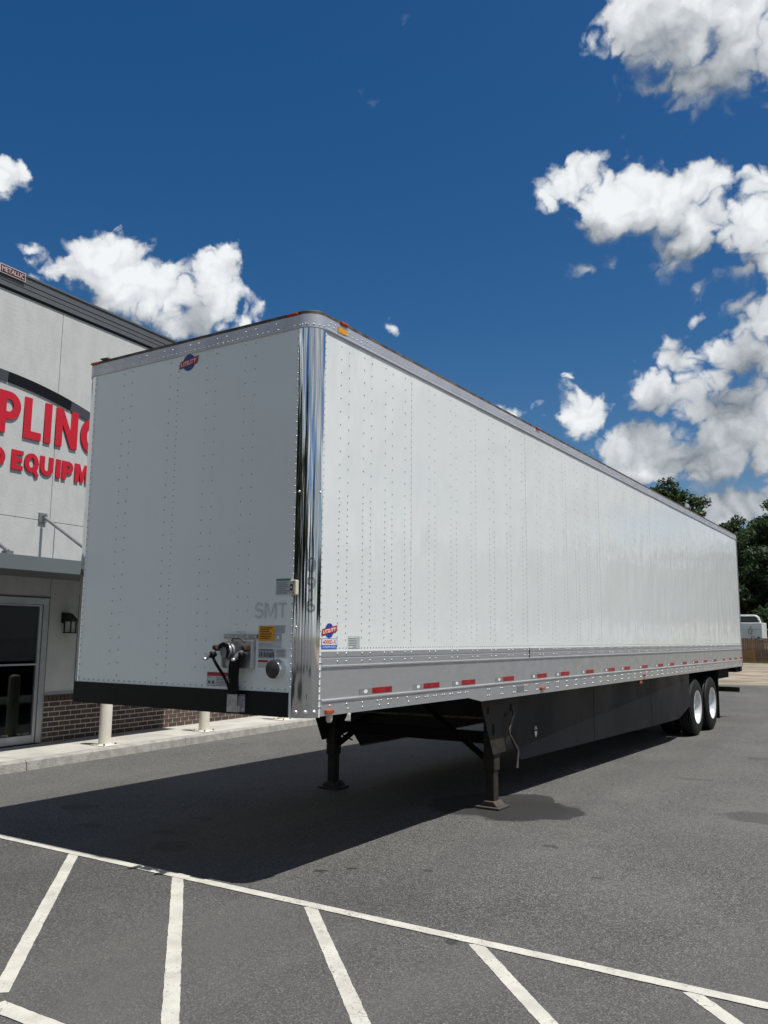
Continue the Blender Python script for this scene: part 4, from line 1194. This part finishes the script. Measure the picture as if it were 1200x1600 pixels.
# ---- raised letters
def arc(cx, cy, rx, ry, a0, a1, n=14):
    return [(cx + rx * math.cos(R(a0 + (a1 - a0) * i / n)), cy + ry * math.sin(R(a0 + (a1 - a0) * i / n))) for i in range(n + 1)]


def glyph(ch, w, t):
    """Closed outlines of a heavy sans capital of height 1, width w, stroke t."""
    if ch == 'I': return [[(0, 0), (w, 0), (w, 1), (0, 1)]]
    if ch == 'L': return [[(0, 0), (w, 0), (w, t * .95), (t, t * .95), (t, 1), (0, 1)]]
    if ch == 'E':
        q = t * .82; m_ = 0.5
        return [[(0, 0), (w, 0), (w, q), (t, q), (t, m_ - q / 2), (w * .92, m_ - q / 2), (w * .92, m_ + q / 2), (t, m_ + q / 2), (t, 1 - q), (w, 1 - q), (w, 1), (0, 1)]]
    if ch == 'N': return [[(0, 0), (t, 0), (t, .60), (w - t, 0), (w, 0), (w, 1), (w - t, 1), (w - t, .42), (t * 1.02, 1), (0, 1)]]
    if ch == 'M':
        return [[(0, 0), (t, 0), (t, .58), (w / 2 - t * .35, .05), (w / 2 + t * .35, .05), (w - t, .58), (w - t, 0), (w, 0), (w, 1), (w - t * 1.15, 1), (w / 2, .50), (t * 1.15, 1), (0, 1)]]
    if ch == 'P':
        r = 0.33; c = 1 - r
        out = [(0, 0), (t, 0), (t, c - r)] + arc(w - r, c, r, r, -90, 90) + [(0, 1)]
        ri = r - t * .9
        inn = [(t, c - ri)] + arc(w - r, c, max(.06, r - t), ri, -90, 90) + [(t, c + ri)]
        return [out, inn]
    if ch == 'D':
        rx = w * .62
        return [[(0, 0)] + arc(w - rx, .5, rx, .5, -90, 90) + [(0, 1)], [(t, t * .85)] + arc(w - rx, .5, rx - t, .5 - t * .85, -90, 90) + [(t, 1 - t * .85)]]
    if ch in 'Q':
        o = arc(w / 2, .5, w / 2, .5, 0, 360, 36)[:-1]; i = arc(w / 2, .5, w / 2 - t, .5 - t * .8, 0, 360, 30)[:-1]
        return [o, i, [(w * .48, .26), (w * .70, .34), (w * 1.05, -.10), (w * .82, -.22)]]
    if ch == 'U':
        return [[(0, 1), (0, w * .5)] + arc(w / 2, w * .5, w / 2, w * .5, 180, 360)[1:] + [(w, 1), (w - t, 1), (w - t, w * .5)] + arc(w / 2, w * .5, w / 2 - t, w * .5 - t * .85, 360, 180)[1:] + [(t, 1)]]
    if ch == 'G':
        o = arc(w / 2, .5, w / 2, .5, 40, 318, 30) + [(w, .12), (w, .54), (w * .52, .54), (w * .52, .54 - t * .85), (w - t, .54 - t * .85), (w - t, .24)]
        return [o + arc(w / 2, .5, w / 2 - t, .5 - t * .85, 300, 50, 30)]
    return []


def letter(ch, s, z, w, h, t, parent):
    cu = bpy.data.curves.new('g', 'CURVE'); cu.dimensions = '2D'; cu.fill_mode = 'BOTH'; cu.extrude = 0.010
    outs = glyph(ch, w / h, t / h)
    extra = outs[2:] if ch == 'Q' else []
    if ch == 'Q': outs = outs[:2]
    def mk(ol):
        cu.splines.clear()
        for pts in ol:
            sp = cu.splines.new('POLY'); sp.points.add(len(pts) - 1); sp.use_cyclic_u = True
            for i, (a, b) in enumerate(pts): sp.points[i].co = (a * h, b * h, 0, 1)
        ob = bpy.data.objects.new('g', cu); C.objects.link(ob); dg = bpy.context.evaluated_depsgraph_get(); dg.update()
        me = bpy.data.meshes.new_from_object(ob.evaluated_get(dg)); bpy.data.objects.remove(ob)
        return me
    def fin(me, nm, dz, par):
        me.materials.clear(); me.materials.append(MATS['sign_red']); me.materials.append(MATS['sign_side'])
        map_mesh(me, lambda c: Vector((0.014 + c.z + dz, s + c.x, z + c.y)))
        for p in me.polygons: p.material_index = 0 if p.normal.x > 0.5 else 1
        return place(nm, me, par, world=False)
    o = fin(mk(outs), 'letter', 0.0, parent)
    if extra: fin(mk(extra), 'letter_tail', 0.001, o)
    return o


S1 = thing('wall_lettering', 'large red raised capitals on the upper wall, ending PLING under the arch', 'sign', BP, TH)
for ch, s, w, h in (('P', -2.775, 0.375, 0.63), ('L', -2.335, 0.315, 0.625), ('I', -1.965, 0.125, 0.62), ('N', -1.755, 0.425, 0.60), ('G', -1.265, 0.44, 0.56)):
    letter(ch, s, 4.62, w, h, 0.128, S1)
S2 = thing('wall_lettering', 'smaller red raised capitals reading EQUIPM in the lower row', 'sign', BP, TH)
for ch, s, w in (('D', -2.86, 0.255), ('E', -2.50, 0.20), ('Q', -2.275, 0.255), ('U', -1.995, 0.245), ('I', -1.70, 0.088), ('P', -1.585, 0.215), ('M', -1.335, 0.29), ('E', -1.01, 0.20)):
    letter(ch, s, 4.118, w, 0.292, 0.082, S2)

MS = thing('eave_sign', 'small dark red name plate reading METALLIC on the eave', 'sign', BP, TH)
MB().box((0.056, -2.96, 6.965), (0.062, -2.515, 7.100)).build('plate', 'plate_white', MS, world=False)
MB().box((0.062, -2.95, 6.975), (0.064, -2.525, 7.090)).build('plate_field', 'plate_red', MS, world=False)
me = fit_text(text_mesh('METALLIC', 1.0, 0.0, 0.0), 0.385, 0.072)
map_mesh(me, lambda c: Vector((0.0675, -2.737 + c.x, 7.032 + c.y))); me.materials.append(MATS['plate_white']); place('lettering', me, MS, world=False)

# wall lantern
LN = thing('wall_lantern', 'small black lantern on the shaded wall beside the door', 'lamp', bl(0.0, -1.33, 0.0) + Vector((0, 0, 1.76)), TH)
MB().box((0.0, -0.075, 0.14), (0.03, 0.055, 0.30)).build('back_plate', 'lamp_black', LN, world=False, bevel=0.004)
MB().prism([(0.03, 0.30), (0.03, 0.16), (0.21, 0.16), (0.21, 0.20), (0.10, 0.28)], 'y', -0.06, 0.06).build('hood', 'lamp_black', LN, world=False)
for dx in (0.055, 0.195):
    for dy in (-0.05, 0.05): MB().box((dx - 0.008, dy - 0.008, 0.0), (dx + 0.008, dy + 0.008, 0.16)).build('cage_bar', 'lamp_black', LN, world=False)
MB().box((0.04, -0.065, -0.016), (0.21, 0.065, 0.0)).build('cage_base', 'lamp_black', LN, world=False)
MB().box((0.065, -0.042, 0.0), (0.185, 0.042, 0.16)).build('lens', 'glass_lens', LN, world=False)

# ---- pavement: slabs and kerb stones
SW = MB().box((0.035, -12, -0.02), (1.05, 24, 0.100)).build('pavement', 'mortar', BD, world=False)
SW.parent = None; SW.location = BP; SW.rotation_euler = (0, 0, TH); tag(SW, kind='structure')
s = -11.9
k = 0
while s < 23:
    o = MB().box((0.030, s + 0.005, 0.09), (1.118, s + 1.495, 0.130)).build('slab', 'concrete', SW, world=False, bevel=0.006)
    s += 1.5
s = -11.9
while s < 23:
    o = MB().prism([(1.124, -0.02), (1.285, -0.02), (1.268, 0.108), (1.248, 0.128), (1.124, 0.129)], 'y', s + 0.005, s + 2.995).build('kerb_stone', 'kerb', SW, world=False, bevel=0.004)
    s += 3.0

# ---- bollards
def bollard(x, y, label):
    b = thing('bollard', label, 'bollard', (x, y, 0.13), TH, 'cream bollards on the pavement')
    MB().lathe([(0.0, 0.088), (0.90, 0.088), (0.93, 0.080), (0.952, 0.055), (0.96, 0.0)], 24, 'z').build('post', 'bollard_cream', b, world=False)
    MB().box((-0.14, -0.14, 0.0), (0.14, 0.14, 0.014)).build('base_plate', 'bollard_cream', b, world=False, bevel=0.004)
    MB().lathe([(0.014, 0.102), (0.022, 0.092), (0.024, 0.088)], 24, 'z').build('weld_collar', 'bollard_cream', b, world=False)
    for dx in (-0.11, 0.11):
        for dy in (-0.11, 0.11):
            MB().lathe([(0.014, 0.017), (0.030, 0.017), (0.030, 0.009), (0.040, 0.009), (0.040, 0.0)], 6, 'z', (dx, dy, 0), False).build('bolt', 'bolt', b, world=False)


bollard(-6.58, 3.74, 'cream steel bollard nearest the glazed door, on the pavement')
bollard(-6.74, 5.93, 'cream steel bollard in the middle of the row below the trailer front')
bollard(-6.96, 8.26, 'cream steel bollard of which only the foot shows by the trailer corner')

# ------------------------------------------------------------------ background: fence, crate, tractor, trees
FN = thing('board_fence', 'weathered brown upright board fence at the back of the yard', 'fence', (-6, 66, 0))
FN.scale = (1, 1, 0.89)
fm = {}
x = -14.0; i = 0
while x < 3.0:
    key = 'n' if rnd.random() < 0.2 else 'o'
    if key not in fm:
        o = MB().box((-0.066, -0.012, 0.04), (0.066, 0.012, 1.98)).build('board', 'fence_wood' if key == 'o' else 'fence_wood_new', FN, world=False); fm[key] = o.data
    else:
        o = place('board', fm[key], FN, world=False)
    o.location = (x + 6 + rnd.uniform(-.006, .006), rnd.uniform(-.006, .006), rnd.uniform(-0.03, 0.03)); x += 0.145
for x in np.arange(-14, 3.1, 2.4): MB().box((x + 6 - 0.05, 0.05, 0), (x + 6 + 0.05, 0.15, 2.0)).build('post', 'fence_wood', FN, world=False)
for z in (0.4, 1.7): MB().box((-8.0, 0.014, z), (9.0, 0.05, z + 0.09)).build('rail', 'fence_wood', FN, world=False)
MB().box((-8.0, -0.05, 2.0), (9.0, 0.06, 2.06)).build('cap_rail', 'fence_wood', FN, world=False)
CR = thing('wooden_crate', 'orange brown slatted crate standing against the board fence', 'crate', (-8.25, 65.2, 0))
for z in (0.10, 0.32, 0.54, 0.76): MB().box((-0.48, -0.35, z), (0.48, -0.32, z + 0.15)).build('slat', 'crate_wood', CR, world=False)
for xx in (-0.47, 0.40):
    MB().box((xx, -0.32, 0.0), (xx + 0.07, -0.26, 0.95)).build('corner_post', 'crate_wood', CR, world=False)
    MB().box((xx, 0.20, 0.0), (xx + 0.07, 0.26, 0.95)).build('corner_post', 'crate_wood', CR, world=False)
MB().box((-0.48, -0.32, 0.02), (0.48, 0.26, 0.09)).build('bottom', 'crate_wood', CR, world=False)

# white tractor unit seen from behind, beyond the fence
TK = thing('truck_tractor', 'white sleeper cab seen from behind over the board fence', 'truck', (-9.2, 71, 0))
TK.scale = (1, 1, 0.89)
cb = MB().box((-1.18, 0.0, 1.0), (1.18, 2.3, 3.50)).build('sleeper_cab', 'truck_white', TK, world=False, bevel=0.06)
MB().prism([(-1.0, 3.50), (1.02, 3.50), (0.86, 3.95), (0.70, 4.12), (0.5, 4.15), (-0.5, 4.15), (-0.70, 4.12), (-0.86, 3.95)], 'y', 0.5, 2.2).build('roof_fairing', 'truck_dark', TK, world=False)
fo = [(-1.0, 3.50), (-0.86, 3.95), (-0.70, 4.12), (-0.5, 4.16), (0.5, 4.16), (0.70, 4.12), (0.86, 3.95), (1.0, 3.50)]
MB().tube([(x, 0.42, z) for x, z in fo], 0.085, 8).build('fairing_rim', 'truck_white', TK, world=False)
MB().box((-1.18, 0.4, 1.0), (1.18, 2.2, 1.02)).build('cab_floor', 'truck_dark', TK, world=False)
MB().tube([(0.35, -0.05, 3.15), (0.20, -0.12, 2.85), (0.12, -0.14, 2.55), (0.30, -0.14, 2.40), (0.42, -0.12, 2.7), (0.38, -0.08, 2.9)], 0.022, 6).build('air_hose', 'hose', TK, world=False)
MB().tube([(0.30, -0.05, 1.9), (0.36, -0.12, 2.25), (0.52, -0.12, 2.25), (0.58, -0.05, 1.9)], 0.022, 6).build('air_hose', 'hose', TK, world=False)
MB().box((-1.1, -0.01, 2.86), (1.1, 0.0, 2.88)).build('panel_seam', 'bracket', TK, world=False)
MB().box((0.78, -0.05, 2.05), (0.95, 0.0, 2.2)).build('work_lamp', 'truck_dark', TK, world=False)
MB().tube([(0.95, 0.15, 1.0), (0.95, 0.15, 3.70)], 0.06, 10).build('exhaust_stack', 'alu_plain', TK, world=False)
MB().box((-0.45, -4.0, 0.75), (0.45, 2.6, 0.98)).build('chassis', 'under_black', TK, world=False)
MB().box((-1.1, 2.3, 0.7), (1.1, 4.2, 2.2)).build('bonnet', 'truck_white', TK, world=False, bevel=0.12)
for y in (-3.2, -1.9, 3.4):
    for xx in (-1.0, 1.0):
        o = place('wheel', ty_m, TK, world=False); o.location = (xx, y, 0.505)


def tree(name, label, loc, h, cr, seed, nleaf=9000, trunk=0.35, base=0.35, leaf='leaf_dark', size=0.30, group=None, clumps=70, squash=1.0):
    """Tapered trunk with limbs to leaf clumps; the crown is many small leaf faces."""
    rg = np.random.default_rng(seed)
    root = thing(name, label, 'tree', loc, rg.uniform(0, 6.28), group)
    zb = h * base; hh = (h - zb) / 2; zc = zb + hh
    cs = []
    while len(cs) < clumps:
        p = rg.uniform(-1, 1, 3)
        rr = np.linalg.norm(p)
        if rr > 1 or (rr < 0.45 and rg.random() < 0.75): continue
        t = (p[2] + 1) / 2
        wdt = (0.55 + 0.75 * math.sin(math.pi * min(1, t * 0.85 + 0.12))) * (1 - 0.25 * t)
        cs.append((p[0] * cr * wdt, p[1] * cr * wdt, zc + p[2] * hh * 0.94))
    cs = np.array(cs)
    mb = MB(); lean = rg.uniform(-0.04, 0.04, 2) * h
    tp = [(lean[0] * t * t, lean[1] * t * t, h * 0.82 * t) for t in np.linspace(0, 1, 7)]
    mb.tube(tp, [trunk * (1.25 if k == 0 else 1 - 0.8 * k / 6) for k in range(7)], 9)
    for c in cs[:: max(1, clumps // 22)]:
        t = float(np.clip((c[2] - h * 0.22) / (h * 0.8), 0.25, 0.95)) * 0.82
        a = Vector((lean[0] * t * t, lean[1] * t * t, h * 0.82 * t)); b = Vector(c)
        md = a.lerp(b, 0.55) + Vector((0, 0, 0.06 * h * rg.random()))
        mb.tube([a, md, b], [trunk * 0.30, trunk * 0.18, trunk * 0.05], 5)
    mb.build('trunk', 'bark', root, world=False)
    per = nleaf // clumps
    P = []
    for c in cs:
        r = cr * rg.uniform(0.10, 0.26)
        q = rg.normal(0, 1, (per, 3)); q /= np.linalg.norm(q, axis=1)[:, None]
        q *= (rg.random((per, 1)) ** 0.45) * r; q[:, 2] *= 0.62 * squash
        P.append(q + c)
    P = np.concatenate(P); n = len(P)
    nr = rg.normal(0, 1, (n, 3)); nr[:, 2] = np.abs(nr[:, 2]) * 1.2 + 0.2; nr /= np.linalg.norm(nr, axis=1)[:, None]
    u = np.cross(nr, rg.normal(0, 1, (n, 3))); u /= np.linalg.norm(u, axis=1)[:, None] + 1e-9
    v = np.cross(nr, u); s = size * rg.uniform(0.55, 1.25, (n, 1))
    V = np.stack([P - u * s, P - v * s * 0.5 + nr * s * .12, P + u * s, P + v * s * 0.5 + nr * s * .12], 1).reshape(-1, 3)
    me = bpy.data.meshes.new('crown'); me.vertices.add(4 * n); me.vertices.foreach_set('co', V.ravel())
    me.loops.add(4 * n); me.loops.foreach_set('vertex_index', np.arange(4 * n)); me.polygons.add(n)
    me.polygons.foreach_set('loop_start', np.arange(0, 4 * n, 4)); me.update(calc_edges=True); me.materials.append(MATS[leaf])
    place('crown', me, root, world=False)
    return root


def copy_tree(src, loc, rz, sc_, label, group):
    o = src.copy(); C.objects.link(o); o.location = loc; o.rotation_euler = (0, 0, rz); o.scale = (sc_, sc_, sc_)
    o['label'] = label; o['group'] = group
    for ch in src.children:
        c = ch.copy(); C.objects.link(c); c.parent = o
    return o


tree('tall_tree', 'tall dark green tree whose top rises above the trailer roof', (-21.5, 96, 0), 20.6, 5.8, 11, 24000, 0.45, 0.30, size=0.25, clumps=130)
tree('broad_tree', 'dense dark tree at the right edge behind the white truck', (-7.0, 84, 0), 15.6, 6.2, 23, 36000, 0.45, 0.12, size=0.23, clumps=170)
tree('broad_tree', 'looser tree with sky gaps just right of the trailer rear corner', (-12.6, 88, 0), 14.6, 4.2, 31, 20000, 0.35, 0.16, size=0.22, clumps=110)
u1 = tree('undergrowth_tree', 'low dark bushy tree filling the gap behind the board fence', (-10.5, 80, 0), 8.0, 4.6, 41, 12000, 0.2, 0.04, size=0.28, clumps=60)
tree('undergrowth_tree', 'low dark bushy tree behind the fence under the tall right tree', (-5.0, 79, 0), 8.5, 4.8, 43, 12000, 0.2, 0.04, size=0.28, clumps=60)
t1 = tree('yard_tree', 'dark tree in the row across the yard, mirrored in the trailer side', (6, 100, 0), 13.5, 5.4, 51, 9000, 0.35, 0.12, size=0.42, clumps=60, group='trees round the lot outside the frame')
lab = 'dark tree in the row across the yard, mirrored in the trailer side'; grp = 'trees round the lot outside the frame'
rt_ = random.Random(9)
for k in range(22):
    a = 0.10 + 0.045 * k; d = 126 + (12 if k % 2 else 0) + rt_.uniform(-5, 6)
    copy_tree(t1, (3.7 + d * math.sin(a), -4.8 + d * math.cos(a), 0), rt_.uniform(0, 6), rt_.uniform(1.1, 1.4), lab, grp)
lab2 = 'dark tree behind the viewer, mirrored in the chrome post'; grp2 = 'trees behind the viewer'
for k in range(8):
    a = R(98) + R(150) * k / 7; d = 31 + rt_.uniform(-5, 9)
    copy_tree(t1, (3.7 + d * math.sin(a), -4.8 + d * math.cos(a), 0), rt_.uniform(0, 6), rt_.uniform(0.8, 1.1), lab2, grp2)
for k, (x, y) in enumerate(((-12, -13.5), (-18, -10.5), (-8.5, -20), (9, -22))):
    copy_tree(t1, (x, y, 0), k * 1.7, (0.95, 0.85, 0.8, 0.9)[k], lab2, grp2)
# ragged grass along the fence foot and the lot edge
rg = np.random.default_rng(5)
n = 9000
P = np.stack([rg.uniform(-16, 6, n), 65.6 - np.abs(rg.normal(0, 0.9, n)), np.zeros(n)], 1)
hgt = rg.uniform(0.06, 0.26, n); a = rg.uniform(0, 6.28, n); wd = 0.012
dx = np.stack([np.cos(a) * wd, np.sin(a) * wd, np.zeros(n)], 1)
tip = P + np.stack([rg.normal(0, .05, n), rg.normal(0, .05, n), hgt], 1)
V = np.stack([P - dx, P + dx, tip], 1).reshape(-1, 3)
me = bpy.data.meshes.new('verge_grass'); me.vertices.add(3 * n); me.vertices.foreach_set('co', V.ravel())
me.loops.add(3 * n); me.loops.foreach_set('vertex_index', np.arange(3 * n)); me.polygons.add(n)
me.polygons.foreach_set('loop_start', np.arange(0, 3 * n, 3)); me.update(calc_edges=True); me.materials.append(MATS['grass_blade'])
tag(place('verge_grass', me), 'short ragged green grass along the foot of the board fence', 'grass', kind='stuff')
